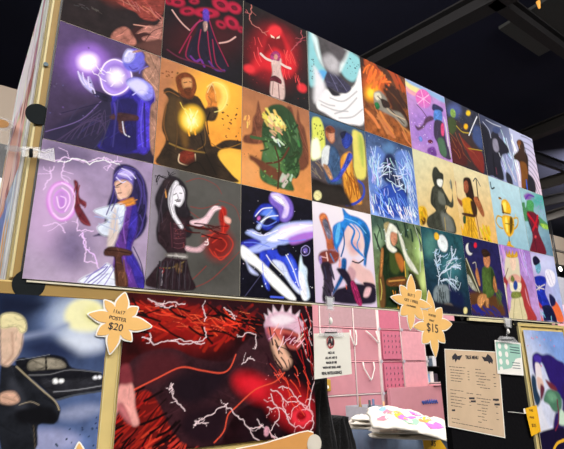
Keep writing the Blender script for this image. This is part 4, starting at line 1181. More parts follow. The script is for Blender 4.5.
  ('d','ffb0a8',30,1.7,[392,165,581,397]),
 ]),
 ('gold-framed pale sky poster of flowing violet cloth, lower right of the wall', [2.0564, 2.4252, -0.6071, -0.0468], 'b0c0dc', [
  ('g','7c9cd8','d0d4e8',[152,3,22,133]),
  ('n',0.1,30),
  ('d','d880a0',16,6.3,[-3,30,299,164]),
  ('p','dcdce8',12.6,[9,247,62,277,53,346,92,444,-18,436,3,329]),
  ('p','2c1c68',8.4,[41,118,84,100,131,110,193,107,263,133,329,165,272,314,184,267,154,222,129,163,104,148,86,220,52,219,31,176]),
  ('p','46309c',8.4,[55,118,87,111,117,125,98,148,63,140]),
  ('p','e8dce0',6.3,[58,147,96,155,97,213,70,251,42,233,47,191]),
  ('p','203850',8.4,[16,197,40,212,38,262,53,304,16,330,-4,288,-3,232]),
  ('p','dcb8a8',6.3,[55,208,95,221,99,252,71,266,47,251]),
  ('p','4c7860',8.4,[94,285,140,262,211,275,241,313,211,362,151,359,117,328,79,312]),
  ('p','6a9c7c',12.6,[119,279,179,281,198,311,136,315]),
  ('p','702c38',8.4,[124,221,191,245,213,271,155,263]),
  ('p','602438',8.4,[73,241,103,257,80,291,53,304]),
  ('p','2c1858',10.5,[266,255,300,259,236,428,122,440,163,366,228,356]),
  ('p','181030',6.3,[-19,438,233,435,200,521,-33,498]),
  ('s','e8b030',12.6,2.5,[97,511,140,489,215,482]),
  ('p','c8e0c8',8.4,[213,355,248,379,232,420,178,410]),
  ('s','70243c',8.4,2.5,[198,311,183,396,138,437]),
  ('p','e4e4f0',10.5,[-30,300,-2,343,-18,436,-49,433]),
 ]),
]
# ------------------------------------------------------------------ the big poster wall
CW, RH = .2794, .3469
for i, (label, r, bg, ops) in enumerate(ART):
    x0, x1, z0, z1 = r; cx = round(x0 / CW)
    big = i >= 27
    step = 1.7 if (cx < 3 and not big) else (2.0 if big else 2.5)
    g = .0007; yy = -.001 - (i % 3) * .0003
    if i == 3: yy = -.0035
    o = sheet('poster', (x0 + g, yy, z0 + g + ZB), (1, 0, 0), (0, 0, 1), x1 - x0 - 2 * g, z1 - z0 - 2 * g, .003, bg, ops, step, 50 + i)
    # bring the point of origin to the lower left corner
    O = Vector((x0, 0, z0 + ZB)); o.data.transform(Matrix.Translation(-O)); o.location = O
    setp(o, label, 'poster', 'art posters of the big wall' if not big else 'large art posters hung low')
# mounting structure
wall = thing('display_wall', (1.2, .03, ZB - 1.0), 'tan and black panel display wall that carries the posters and signs', 'display wall')
HX = 8.857 * CW
box('backing_panel', (.006, .004, ZB - .002), (HX - .004, .026, ZB + 1.037), mat('backing_board', '2c2a2c', .8), wall)
box('lower_panel', (-.26, .004, ZB - 1.0), (.829, .024, ZB - .004), TAN, wall)
box('tan_rail', (-.26, .0005, ZB - .0335), (.7, .0035, ZB - .008), TAND, wall)
boxes('panel_seam', [((.2005, .0015, ZB - .99), (.2030, .0045, ZB - .034)), ((.2290, .0015, ZB - .99), (.2310, .0045, ZB - .034))], TAN2, wall)
# side panel running back from the left edge
SX = -.004
box('side_panel', (SX - .014, .0045, ZB + .004), (SX, 1.06, ZB + 1.04), TAND, wall)
boxes('side_frame', [((SX - .019, .006, ZB + .004), (SX - .0142, .03, ZB + 1.04)), ((SX - .019, .085, ZB + .004), (SX - .0142, .098, ZB + 1.04))], TAN2, wall)
box('dark_gap_strip', (-.0038, .003, ZB + .004), (.0055, .03, ZB + 1.037), BLACKP, wall)  # black strip added to stand for the darkness of the corner gap
def connector(px, py, Y, r, m=GREYP):
    c = at(px, py, Y); d = disc('connector', c, r, (0, .003, 0), m, wall, bev=.0008); return d
connector(29, 284, -.0008, .034); connector(38, 114, -.0008, .028)
connector(46, 64, -.001, .006, mat('teal_plastic', '1c4650', .4))
for px, py, r in ((516, 323, .014), (557, 326.5, .016), (462, 317.5, .012)):
    connector(px, py, .0, r, BLACKP)
# black cloth panel and gold frame right of the opening
bx0 = at(447, 380, 0).x
box('black_panel', (bx0, .004, ZB - 1.0), (2.018, .03, ZB - .036), BLACKC, wall)
boxes('top_rail', [((bx0 - .02, .008, ZB - .034), (2.5, .02, ZB - .026))], BLACKP, wall)
gf0, gf1, gz1, gz0 = 2.026, 2.455, ZB - .018, ZB - .66
boxes('gold_frame', [((gf0, -.002, gz0), (gf0 + .012, .02, gz1)), ((gf1 - .012, -.002, gz0), (gf1, .02, gz1)), ((gf0 + .0121, -.002, gz1 - .012), (gf1 - .0121, .02, gz1)), ((gf0 + .0121, -.002, gz0), (gf1 - .0121, .02, gz0 + .012)),
      ((gf0 + .014, .006, gz0 + .014), (gf1 - .014, .012, gz1 - .014)), ((gf1 + .01, -.002, gz0), (gf1 + .06, .02, gz1))], TAN, wall, bev=.0015)
boxes('frame_edge', [((gf0 - .004, -.0035, gz0), (gf0, .02, gz1)), ((gf0 + .0122, -.0035, gz0), (gf0 + .0152, .003, gz1 - .012)), ((gf0, -.0035, gz1), (gf1, .02, gz1 + .003))], TAN2, wall)
boxes('gold_frame_leg', [((gf0, .004, ZB - 1.0), (gf0 + .03, .02, gz0 - .001)), ((gf1 - .03, .004, ZB - 1.0), (gf1, .02, gz0 - .001))], TAN, wall)
# strips of paper along the lower poster edge
box('edge_strip', (.01, -.0045, ZB - .0065), (HX - .06, .0035, ZB - .0025), mat('cream_strip', 'd8d0b8', .5), wall)
box('price_rail', (at(468, 319, 0).x, -.006, ZB - .022), (at(504, 322, 0).x, .006, ZB - .0105), mat('cream_rail', 'e0d4a8', .5), wall)
# prints on the side panel, seen almost edge on
sidecols = [('pale pink and white art print', 'ecdce4', ('f8f0f4', 'c88ca4', 'ffffff')), ('streaky pink and rust art print', 'd89890', ('f8c8b8', 'a05860', 'f8e0d0')), ('blue and white art print', 'c0cce4', ('6878c0', 'ffffff', 'e0a068')),
            ('cream sleeve of paper', 'ece8dc', ('d8d8d0', 'ffffff')), ('grey and cream sleeve of paper', 'e4e0d8', ('ffffff', 'a8a8b0')), ('white sleeve of paper', 'ece8e4', ('ffffff', 'b0b0c0'))]
rows = [(ZB + .70, ZB + 1.036), (ZB + .355, ZB + .695), (ZB + .008, ZB + .35)]
names = ['in the top row', 'in the middle row', 'in the bottom row']
for r in range(3):
    for c in range(2):
        ti, bg, cc = sidecols[r + 3 * c]
        y0, y1 = ((.235, 1.05), (.105, .225))[c]
        w, h = y1 - y0, rows[r][1] - rows[r][0]; W_, H_ = w * 1000, h * 1000
        ops = [('n', .3, 40)]
        for k, q in enumerate(cc): ops.append(('r', q, 14, int(H_ * .6), max(8, int(W_ * .07)), 88 if c == 0 else 90, [0, 0, int(W_), int(H_)]))
        ops.append(('p', cc[0], 12, [int(W_ * .3), int(H_ * .1), int(W_ * .7), int(H_ * .2), int(W_ * .6), int(H_ * .8), int(W_ * .25), int(H_ * .7)]))
        # the sheet faces -x; the far end (large y) is on its left
        o = sheet('side_print', (SX - .0192, y1, rows[r][0]), (0, -1, 0), (0, 0, 1), w, h, .0015, bg, ops, 4, 300 + r * 5 + c)
        O = Vector((SX - .0192, y1, rows[r][0])); o.data.transform(Matrix.Translation(-O)); o.location = O
        setp(o, ti + ' on the receding left side, ' + names[r], 'art print', 'prints on the left side panel')
# ------------------------------------------------------------------ star-burst price signs
def burst(label, outline, Y, texts, shadow=True, text_m=INK):
    """outline: alternating valley, tip, valley, tip... traced points on the plane y=Y"""
    P = [at(x, y, Y) for x, y in outline]; n = len(P); c = sum(P, Vector()) / n
    t = thing('starburst_sign', (c.x, Y, c.z), label, 'price sign', 'starburst price signs')
    def ring(grow):
        leaves = []
        for i in range(0, n, 2):
            a, tip, b_ = [Vector((q.x - c.x, q.z - c.z)) for q in (P[i], P[i + 1], P[(i + 2) % n])]
            base = (a + b_) / 2; ax = tip - base; L = ax.length; ax.normalize(); px_ = Vector((-ax.y, ax.x)); hw = (a - b_).length / 2
            L += grow; up = []
            for k in range(13):
                u = k / 12; w = (hw + grow) * (1 + .16 * math.sin(PI * min(1, u * 1.3))) * max(0, 1 - u ** 1.7) ** .72 ; up.append((u, w))
            pts = [base + ax * (u * L) + px_ * w for u, w in up] + [base + ax * (u * L) - px_ * w for u, w in reversed(up)] + [b_ * (1 + grow / b_.length), -ax * .002, a * (1 + grow / a.length)]
            leaves.append(pts)
        leaves.append([Vector((P[k].x - c.x, P[k].z - c.z)) * (1 + grow / .03) for k in range(0, n, 2)])
        out = []; M_ = 220
        for k in range(M_):
            th = 2 * PI * k / M_; d = Vector((math.cos(th), math.sin(th))); r = .004
            for L_ in leaves:
                for q in range(len(L_)):
                    A, B = L_[q - 1], L_[q]; e = B - A; den = d.x * e.y - d.y * e.x
                    if abs(den) < 1e-12: continue
                    t_ = (A.x * e.y - A.y * e.x) / den; s_ = (A.x * d.y - A.y * d.x) / den
                    if -1e-6 <= s_ <= 1 + 1e-6 and t_ > r: r = t_
            out.append(Vector((c.x + d.x * r, Y, c.z + d.y * r)))
        return out
    c.y = Y; fan_plate('white_border', c.copy(), ring(.0028), (0, .0012, 0), WHITE, t)
    front = [Vector((q.x, q.y - .0016, q.z)) for q in ring(-.0012)]
    face = fan_plate('amber_face', c + Vector((0, -.0016, 0)), front, (0, .0014, 0), AMBER, t)
    for s, px, py, h, rot in texts:
        p = at(px, py, Y - .0022); lettering(s, p, h, text_m, face, rot)
    return t
b1 = [(95 + x / 7.48, 295 + y / 7.48) for x, y in ((150, 85), (225, -18), (240, 105), (322, 92), (278, 165), (425, 236), (250, 260), (274, 345), (188, 300), (112, 440), (100, 290), (12, 300), (80, 210), (-52, 142), (95, 125), (70, 38))]
burst('amber starburst sign reading 11x17 POSTER $20 beside the red poster', b1, -.0085, [('11x17', 119, 312, .0085, .16), ('POSTER', 117.8, 318.8, .0085, .16), ('$20', 115.7, 327, .0165, .16)])
b2 = [(407.3, 290.6), (411, 274.5), (415, 292), (421.3, 291), (419.2, 299.5), (431.5, 306.7), (419.5, 307.5), (423.2, 319.5), (414.5, 314), (410.3, 330), (407.8, 314), (400.4, 315), (404, 304.5), (390.8, 297), (402.2, 296), (400, 285.5)]
burst('amber starburst sign reading BUY 2 GET 1 FREE over the green archer poster', b2, -.0125, [('BUY 2', 411.3, 295.3, .0105, .1), ('GET 1 FREE', 411.2, 301.0, .0105, .1), ('ON POSTERS', 411.3, 306.3, .006, .1)])
b3 = [(428, 312), (428.6, 290.5), (435, 312.5), (441.7, 308), (441.3, 319.3), (452, 324), (441.3, 330), (445, 342.6), (437.5, 338.6), (435.6, 357.5), (430.5, 339.6), (422.3, 343.2), (424.5, 330.6), (413, 326.6), (424, 322), (421.2, 310.5)]
burst('amber starburst sign reading $15 at the left edge of the black panel', b3, -.0085, [('POSTER', 432.2, 315.6, .0085, .1), ('ONLY', 431.8, 320.6, .0075, .1), ('$15', 432.6, 328.3, .032, .1)])
b4 = [(x * 1.05 - 45, y + 148) for x, y in b1]
b4 = [(79 + (x - 118) * 1.0, 471 + (y - 324) * 1.0) for x, y in b1]
b4[1] = (79, 442.5); b4[0] = (74, 458); b4[2] = (84, 459); b4[15] = (66, 452)
burst('amber starburst tip rising from the bottom edge over the car poster', b4, -.0085, [])
# orange card under the red poster
oc = [(236, 449.5), (262, 444.5), (285, 438), (300, 433), (308, 431.5), (313.5, 433), (314, 449), (316, 470), (240, 475)]
t = thing('orange_sign', at(285, 455, -.013), 'orange card sign with a curved top under the right end of the red poster', 'sign')
plate('card', [at(x, y, -.013) for x, y in oc], (0, .0015, 0), ORANGE, t)
plate('white_border', [at(x, y - 1.2 if y < 449.6 else y, -.0112) for x, y in oc], (0, .0012, 0), WHITE, t)
setp(disc('round_card', at(314.5, 444, -.0152), .026, (0, .002, 0), mat('pale_card', 'd8d0c0', .6)), 'pale round card beside the orange sign at the bottom edge', 'card')
# ------------------------------------------------------------------ clear clips
def clip(label, up, ball, low, Y):
    """up, low: px outlines of the gripping and the holding jaw"""
    c = at(*ball, Y); t = thing('sign_clip', c, label, 'clip', 'clear sign clips')
    plate('jaw', [at(x, y, Y) for x, y in up], (0, -.003, 0), CLEAR, t)
    m = [sum(k[0] for k in up) / 4, sum(k[1] for k in up) / 4]
    plate('jaw', [at(m[0] + (x - m[0]) * .6, m[1] + (y - m[1]) * .8, Y - .006) for x, y in up], (0, -.002, 0), FROST, t)
    bm = bmesh.new(); tube_bm(bm, [at(m[0] - 2, m[1] + 2, Y - .005), at(m[0] + 2, m[1] + 2, Y - .005)], .0028); bmesh_obj('hinge', bm, GREYP, t, True)
    bm = bmesh.new(); bmesh.ops.create_uvsphere(bm, u_segments=14, v_segments=8, radius=.0085, matrix=Matrix.Translation(c + Vector((0, -.006, 0))) @ Matrix.Diagonal((.8, .7, 1.35, 1)))
    bmesh_obj('ball_joint', bm, WHITE, t, True)
    tube('neck', [at(ball[0], ball[1] - 8, Y - .005), at(ball[0], ball[1] + 9, Y - .005)], .0022, CLEAR, t)
    plate('lower_jaw', [at(x, y, Y - .001) for x, y in low], (0, -.003, 0), CLEAR, t)
    m = [sum(k[0] for k in low) / 4, sum(k[1] for k in low) / 4]
    plate('lower_jaw', [at(m[0] + (x - m[0]) * .55, m[1] + (y - m[1]) * .8, Y - .006) for x, y in low], (0, -.002, 0), CLEAR, t)
    tube('pin', [at(m[0] - 6, m[1], Y - .009), at(m[0] + 6, m[1], Y - .009)], .0016, GREYP, t)
    return t
clip('clear clip gripping the wall edge above the white NO AI sign', [(325, 296), (334, 297), (333.5, 311), (326, 310)], (329.5, 321), [(321, 328), (341, 328.5), (344, 337), (318, 336)], -.018)
clip('clear clip holding the small green sheet on the black panel', [(503, 317), (511, 318), (511, 328), (504.5, 327)], (507, 331.5), [(500, 336), (513, 337), (519.5, 344), (495.5, 342)], -.010)
# horizontal clear clip at the left edge of the wall
c = at(38, 155, -.008)
t = thing('sign_clip', c, 'clear clip across the left edge of the lavender poster', 'clip', 'clear sign clips')
bxp = lambda n, a, b, m: plate(n, [at(a[0], a[1], -.010), at(b[0], a[1] + 1, -.010), at(b[0], b[1], -.010), at(a[0], b[1] - 1, -.010)], (0, -.005, 0), m, t)
bxp('jaw', (22, 147), (40, 158), CLEAR); bxp('jaw', (23, 149), (38, 151), FROST)
plate('flared_jaw', [at(x, y, -.016) for x, y in ((38, 151), (46, 153), (54, 148), (55, 162), (47, 160), (38, 158))], (0, -.003, 0), CLEAR, t)
tube('hinge', [at(31, 149, -.018), at(31, 157, -.018)], .004, GREYP, t)
tube('rim', [at(x, y, -.0195) for x, y in ((38, 151), (46, 153), (54, 148), (55, 162), (47, 160), (38, 158))], .0008, WHITE, t)
# round price badge on a clear holder, far left
c = atx(5, 140, -.055)
t = thing('badge_holder', c, 'clear plastic holder with an orange round badge at the left edge of the picture', 'badge holder')
def ell(cx, cy, rx, ry, a, X):
    return [atx(cx + rx * math.cos(q) * math.cos(a) - ry * math.sin(q) * math.sin(a), cy + rx * math.cos(q) * math.sin(a) + ry * math.sin(q) * math.cos(a), X) for q in [2 * PI * k / 20 for k in range(20)]]
plate('badge_rim', ell(2, 124, 10.5, 6.5, .15, -.055), (.004, 0, 0), FROST, t)
plate('badge_face', ell(1, 123.5, 8, 4.2, .15, -.0555), (-.001, 0, 0), ORANGE, t)
plate('clear_arm', [atx(x, y, -.054) for x, y in ((0, 131), (8, 130), (9, 136), (4, 149), (-3, 150))], (.005, 0, 0), CLEAR, t)
plate('pivot', ell(13, 148.5, 8, 3, .1, -.05), (.005, 0, 0), FROST, t)
# ------------------------------------------------------------------ NO AI sign
S = -.014
t = thing('hanging_sign', at(333, 335, S), 'white card sign headed by a red ring and the words NO AI', 'sign')
card = plate('card', [at(314, 333.5, S), at(349.5, 332.5, S), at(352, 374, S), at(314.5, 379.5, S)], (0, .0015, 0), mat('warm_white_card', 'e6e2d6', .6, noise=.03), t)
cl = at(330.6, 342, S - .002); bm = bmesh.new()
N = 28; ro, ri = .0195, .0155
o_ = [bm.verts.new(cl + Vector((ro * .82 * math.cos(2 * PI * k / N), -.0003, ro * math.sin(2 * PI * k / N)))) for k in range(N)]
i_ = [bm.verts.new(cl + Vector((ri * .82 * math.cos(2 * PI * k / N), -.0003, ri * math.sin(2 * PI * k / N)))) for k in range(N)]
for k in range(N): bm.faces.new([o_[k], o_[(k + 1) % N], i_[(k + 1) % N], i_[k]])
add_box(bm, cl + Vector((-.0018, -.0006, -.014)), cl + Vector((.0018, -.0002, .014)))
RED = mat('red_ink', 'b01828', .6); bmesh_obj('red_ring', bm, RED, card)
lettering('AI', cl + Vector((0, -.0008, 0)), .020, INK, card, .05, bold=.0012)
for s, px, py, h, w in (('NO AI', 331.3, 352.8, .0072, .026), ('ALL MY ART IS', 331.3, 357.8, .0064, .048), ('MADE BY ME', 331.5, 362.6, .0064, .044), ('WITH MY SKILL AND', 332, 367.4, .0064, .074), ('REAL INTELLIGENCE', 332, 373, .0086, .082)):
    lettering(s, at(px, py, S - .0008), h, INK, card, -.03, bold=.0003, width=w)
# ------------------------------------------------------------------ menu on the black panel
S = -.002
mc = [(445.2, 349.5), (497.8, 352.5), (504.6, 437.2), (448.8, 426)]
t = thing('price_list', at(475, 390, S), 'tan paper menu with bat wings by its title on the black panel', 'menu')
plate('laminate_edge', [at(x, y, S + .0006) for x, y in ((444.6, 348.8), (498.5, 351.8), (505.4, 438.2), (448.3, 426.8))], (0, .001, 0), WHITE, t)
paper = plate('paper', [at(x, y, S) for x, y in mc], (0, .0008, 0), mat('kraft_paper', 'd4b898', .5, noise=.1, nscale=9), t)
def mp(u, v):      # bilinear place on the menu
    a = Vector(mc[0] + (0,)); b = Vector(mc[1] + (0,)); c_ = Vector(mc[2] + (0,)); d = Vector(mc[3] + (0,))
    q = (a * (1 - u) + b * u) * (1 - v) + (d * (1 - u) + c_ * u) * v; return q.x, q.y
lettering('TRUE MENU', at(472, 357.6, S - .0006), .013, INK, paper, .02, bold=.0005, width=.086)
for pts in (((455.2, 353.0), (452.0, 356.7), (452.6, 360), (454.8, 359.1), (455.5, 362.4), (457.2, 359.3), (459.6, 360.2), (462.4, 355.0), (457.7, 356.0)),
            ((481.6, 356.3), (485.6, 357.4), (487.6, 353.8), (490.9, 356.4), (493, 360.1), (492.5, 364.2), (490.6, 361.8), (489.7, 364), (487.7, 361.3), (484.4, 361.3))):
    q = [at(x, y, S - .0003) for x, y in pts]; fan_plate('bat_wing', sum(q, Vector()) / len(q), q, (0, .0003, 0), INK, paper)
bm = bmesh.new(); rnd = random.Random(3)
def bar(u0, u1, v, h=.007):
    u = u0
    while u < u1 - .01:
        e = min(u1, u + rnd.uniform(.03, .08)); q = [at(*mp(a, b), S - .0003) for a, b in ((u, v), (e, v), (e, v + h), (u, v + h))]
        prism(bm, q, (0, .0003, 0)); u = e + .012
for u0, u1, v in ((.06, .36, .215), (.08, .32, .255), (.08, .34, .29), (.08, .26, .325), (.08, .3, .36), (.08, .28, .395), (.44, .44, .2), (.55, .65, .22), (.55, .72, .262), (.55, .74, .30), (.6, .84, .335), (.56, .7, .37), (.56, .72, .405), (.62, .8, .44),
                  (.06, .3, .515), (.36, .5, .53), (.06, .16, .56), (.06, .34, .60), (.06, .28, .64), (.06, .32, .68), (.06, .26, .72), (.54, .64, .53), (.54, .8, .575), (.62, .78, .61), (.54, .76, .65), (.62, .74, .69), (.54, .7, .725), (.62, .72, .76), (.54, .66, .80), (.62, .7, .835), (.54, .62, .87),
                  (.06, .2, .885), (.06, .8, .935)): bar(u0, u1, v)
for v in (.262, .30, .37, .405, .575, .65, .725, .80): bar(.88, .92, v)
for v in (.255, .29, .325, .36, .60, .64, .68): bar(.40, .43, v)
bmesh_obj('menu_text', bm, INK, paper)
for a, b, h in ((.84, .95, .56), (.86, .96, .615), (.40, .50, .585), (.43, .52, .62), (.07, .13, .775)): 
    plate('handwritten_note', [at(*mp(x, y), S - .0003) for x, y in ((a, h), (b, h - .01), (b, h + .016), (a, h + .022))], (0, .0003, 0), INK, paper)

# small sheet with sticker circles
S = -.006
sc = [(494.6, 340), (520.5, 343), (523.8, 375.6), (497.6, 373.6)]
def sp(u, v):
    a, b, c_, d = [Vector(k + (0,)) for k in sc]; q = (a * (1 - u) + b * u) * (1 - v) + (d * (1 - u) + c_ * u) * v; return q.x, q.y
t = thing('stamp_sheet', at(508, 358, S), 'small pale green sheet with seven white circles clipped beside the gold frame', 'card')
card = plate('card', [at(x, y, S) for x, y in sc], (0, .001, 0), WHITE, t)
plate('green_print', [at(*sp(u, v), S - .0003) for u, v in ((.04, .05), (.97, .05), (.97, .45), (.75, .5), (.55, .8), (.04, .9))], (0, .0003, 0), mat('mint_ink', 'a0ccba', .6), card)
for k in range(7):
    u, v = (.17 + .25 * (k % 2), .16 + .235 * (k // 2)); p = at(*sp(u, v), S - .0006); disc('white_circle', p, .0125, (0, .0003, 0), WHITE, card, 18)
 
SLI = mat('slate_ink', '405c60', .7)
for v in (.14, .22, .3): plate('printed_line', [at(*sp(a, b), S - .0007) for a, b in ((.56, v), (.93, v + .01), (.93, v + .04), (.56, v + .03))], (0, .0003, 0), SLI, card)
for v in (.62, .7, .78): plate('printed_line', [at(*sp(a, b), S - .0007) for a, b in ((.6, v), (.9, v), (.9, v + .02), (.6, v + .02))], (0, .0003, 0), SLI, card)
# yellow tags
S = -.008
t = thing('yellow_tag', at(532, 420, S), 'yellow handwritten tag tied to the gold frame of the violet poster', 'price tag', 'yellow price tags')
tag_ = plate('tag', [at(x, y, S) for x, y in ((525.2, 408.5), (536.6, 405), (541, 431.5), (531.6, 436.3))], (0, .0008, 0), YEL, t)
for s, px, py, h in (('THIS', 531, 410.5, .009), ('FRAME', 532, 417.5, .0085), ('$25', 534, 425.5, .013)): lettering(s, at(px, py, S - .0006), h, mat('marker_ink', '7c4c14', .7), tag_, .12, width=.034)
tube('string', [at(x, y, S - .001) for x, y in ((508, 411.8), (514, 412.2), (520, 413), (525, 413.5))], .0011, WHITE, t)
disc('pin', at(524.6, 411, S + .0035), .011, (0, -.002, 0), WHITE, t)
# ------------------------------------------------------------------ vendor table that carries the wall (below the frame)
t = thing('vendor_table', (1.1, .2, 0), 'black cloth covered table under the poster wall', 'table')
box('tabletop', (-.45, -.06, ZB - 1.03), (2.6, .62, ZB - 1.001), BLACKC, t)
box('cloth_skirt', (-.46, -.07, 0), (2.61, .63, ZB - 1.031), BLACKC, t)
# black garment hanging in the opening
def cloth(name, L, Y, depth, m, folds=5, label=None, cat=None, amp=.02, parent=None):
    """hanging cloth: rows of (left px, right px, py) swept down, front wavy, real thickness"""
    bm = bmesh.new(); nx = 26; rowsv = []
    for side in (0, 1):
        rr = []
        for j, (a, b, y) in enumerate(L):
            r_ = []
            for i in range(nx):
                u = i / (nx - 1); p = at(a + (b - a) * u, y, Y); e = math.sin(PI * u) ** .5
                off = amp * math.sin(u * folds * 2 * PI + j * .6) * .5 + amp * .5 * math.sin(u * folds * 4.3 + j)
                r_.append(bm.verts.new(p + Vector((0, (-1 if side == 0 else 1) * depth * e + (off if side == 0 else 0) * e, 0))))
            rr.append(r_)
        rowsv.append(rr)
    F, B = rowsv; m_ = len(L)
    for j in range(m_ - 1):
        for i in range(nx - 1):
            bm.faces.new([F[j][i], F[j][i + 1], F[j + 1][i + 1], F[j + 1][i]]); bm.faces.new([B[j][i + 1], B[j][i], B[j + 1][i], B[j + 1][i + 1]])
        bm.faces.new([B[j][0], F[j][0], F[j + 1][0], B[j + 1][0]]); bm.faces.new([F[j][-1], B[j][-1], B[j + 1][-1], F[j + 1][-1]])
    for j in (0, m_ - 1):
        for i in range(nx - 1): bm.faces.new([F[j][i], F[j][i + 1], B[j][i + 1], B[j][i]])
    bmesh.ops.remove_doubles(bm, verts=bm.verts[:], dist=1e-5)
    o = bmesh_obj(name, bm, m, parent, True)
    if label: setp(o, label, cat)
    return o
BC = mat('black_plush', '0c0b0e', .95, bump=.6, nscale=90, sheen=.1)
cloth('black_garment', [(317, 321, 352), (315, 323, 370), (313, 324, 382), (312, 326, 395), (312, 329, 408), (313, 332, 425), (315, 335, 440), (317, 338, 465), (317, 342, 500)], .16, .03, BC, 3, 'black garment hanging from the opening edge behind the NO AI sign', 'garment')
cloth('black_bag', [(331, 341, 415.5), (329, 343, 419), (329, 346, 428), (330, 350, 440), (330, 354, 455), (330, 358, 500)], .30, .05, BC, 4, 'black cloth bag standing beside the hanging black garment', 'bag')
# ------------------------------------------------------------------ pink booth behind
PK = mat('pink_fabric', 'c8868e', .8, noise=.06, nscale=8); PKD = mat('deep_pink_card', 'cc6c82', .8); PKL = mat('light_pink_fabric', 'e49ea6', .8); PKG = mat('dusty_pink_panel', 'b89094', .7)
POLE = mat('white_pole', 'd4c0bc', .4)
BY = 3.24
pb = thing('pink_booth', at(370, 440, BY), 'pink grid display wall of the booth seen through the opening', 'display wall')
pb.location.z = 0
xs = [at(px, 345, BY).x for px in (300, 320.5, 354.5, 379, 401.5, 424.5, 438, 452)]
zt = [at(370, py, BY).z for py in (270, 298, 328.6, 361.5, 394)]
zs = zt + [zt[-1] - .36, zt[-1] - .72]
for i in range(4):
    for j in range(6):
        m = PKG if (j == 1 and i in (1, 2)) else (PKD if (i == 3 and j in (1, 2, 3)) else PK)
        box('pink_panel', (xs[i] + .012, BY + .004, zs[j + 1] + .012), (xs[i + 1] - .012, BY + .018, zs[j] - .012), m, pb)
for j in range(3, 4):
    pass
for i in (0, 1, 2, 3, 4, 5): tube('pole', [(xs[i], BY, .0), (xs[i], BY, zs[0])], .008 if i != 3 else .022, POLE, pb)
for j in range(7): tube('rail', [(xs[0], BY + .002, zs[j]), (xs[5], BY + .002, zs[j])], .007, POLE if j in (4,) else PKL, pb)
for i in (3, 4, 5):
    for j in (2, 3, 4): disc('connector', (xs[i], BY - .022, zs[j]), .022, (0, -.006, 0), mat('pale_connector', 'b8b0b8', .4), pb, 16)
# lighter pink panels right of the earring cards
for j in (2, 3): box('light_panel', (xs[4] + .012, BY - .004, zs[j + 1] + .012), (xs[5] - .006, BY + .018, zs[j] - .012), PKL, pb, bev=.004)
for j in (1, 4, 5): box('pink_panel', (xs[4] + .012, BY + .004, zs[j + 1] + .012), (xs[5] - .012, BY + .018, zs[j] - .012), PK, pb)
# shelf bay
box('pink_panel', (xs[6], BY - .02, .9), (xs[7] + .1, BY, zs[1]), PKL, pb)
box('pink_panel', (xs[5] + .012, BY + .02, zs[2]), (xs[6] - .004, BY + .03, zs[1]), PK, pb)
for j, z in enumerate((zs[2] - .16, zs[3] - .07, zs[3] - .28)):
    box('shelf', (xs[5] + .012, BY + .01, z - .012), (xs[6] - .004, BY + .28, z), BLACKP if j < 2 else POLE, pb)
box('shelf_back', (xs[5] + .012, BY + .281, .9), (xs[6], BY + .29, zs[2]), mat('dark_back', '1c1a20', .8), pb)
pkc = ['8cb8e0', 'e8e4e0', '3c3440', 'd8d4d0', '5a6878', 'e0e0e4']; kk = 0
for j, z in enumerate((zs[2] - .16, zs[3] - .07, zs[3] - .28)):
    x = xs[5] + .03
    while x < xs[6] - .08:
        o = box('package', (x, BY + .05, z + .0005), (x + .075, BY + .12, z + .11 + .03 * (kk % 2)), mat('package_%s' % pkc[kk % 6], pkc[kk % 6], .5), None, bev=.006)
        setp(o, '%s package on the %s shelf of the pink booth, %s from the left' % (('pale blue', 'white', 'dark', 'cream', 'slate', 'light grey')[kk % 6], ('upper', 'middle', 'lower')[j], ('first', 'second', 'third')[min(2, int((x - xs[5]) / .09))]), 'package', 'packages on the pink booth shelves'); kk += 1; x += .09
# counter drape at right
box('counter_drape', (xs[3] + .03, BY - .10, .45), (xs[7] + .3, BY - .05, zs[4] + .075 - .012), PK, pb)
box('counter_edge', (xs[5] - .03, BY - .13, zs[4] + .065), (xs[7] + .3, BY - .02, zs[4] + .082), PKL, pb)
wp = at(430, 402, BY - .108); tube('blue_scribble', [wp + Vector((-.16 + .0054 * k, 0, .022 * math.sin(k * .95) * (1 if k % 7 else 1.6))) for k in range(60)], .006, mat('blue_ink', '3c5cb0', .6), pb, 6)
# hanging tote straps / ribbons
def ribbon(px0, px1, pyt, pyb, dx, label):
    Y = BY - .035; P0 = [at(px0, pyt, Y), at(px0 + dx, (pyt * 2 + pyb) / 3, Y), at((px0 + px1) / 2 + dx, pyb - 2, Y), at((px0 + px1) / 2 + dx + 1, pyb, Y), at((px0 + px1) / 2 + dx + 2.5, pyb - 1.5, Y), at(px1, (pyt * 2 + pyb) / 3, Y), at(px1 - 1, pyt, Y)]
    setp(tube('lanyard', P0, .009, mat('white_ribbon', 'e4dcd4', .7)), label, 'ribbon', 'white ribbons hanging in the pink booth')
ribbon(350, 356.5, 330, 346, .5, 'white ribbon loop hanging just right of the NO AI sign')
ribbon(366, 377, 331, 343, 5, 'white ribbon loop in the upper row left of the white pole')
ribbon(363, 374.5, 362, 380, 1, 'white ribbon loop in the lower row left of the white pole')
# earring cards: rows of small dark hooks
for j in (2, 3):
    t = thing('earring_card', (xs[3] + .1, BY - .01, zs[j + 1] + .02), ('upper' if j == 2 else 'lower') + ' pink card with rows of small dark earrings beside the white pole', 'earring display', 'earring cards')
    a, b = xs[3] + .05, xs[4] - .03
    ec = box('card', (a, BY - .016, zs[j + 1] + .03), (b, BY - .006, zs[j] - .03), PKD, t)
    for r in range(4):
        for c_ in range(5):
            x = a + .03 + (b - a - .06) * c_ / 4; z = zs[j] - .08 - r * .07
            tube('earring', [(x, BY - .024, z + .012), (x + .004, BY - .026, z), (x - .003, BY - .024, z - .012 - .006 * ((r + c_) % 2))], .0045, mat('earring_dark', '5c4858', .5), t, 6)
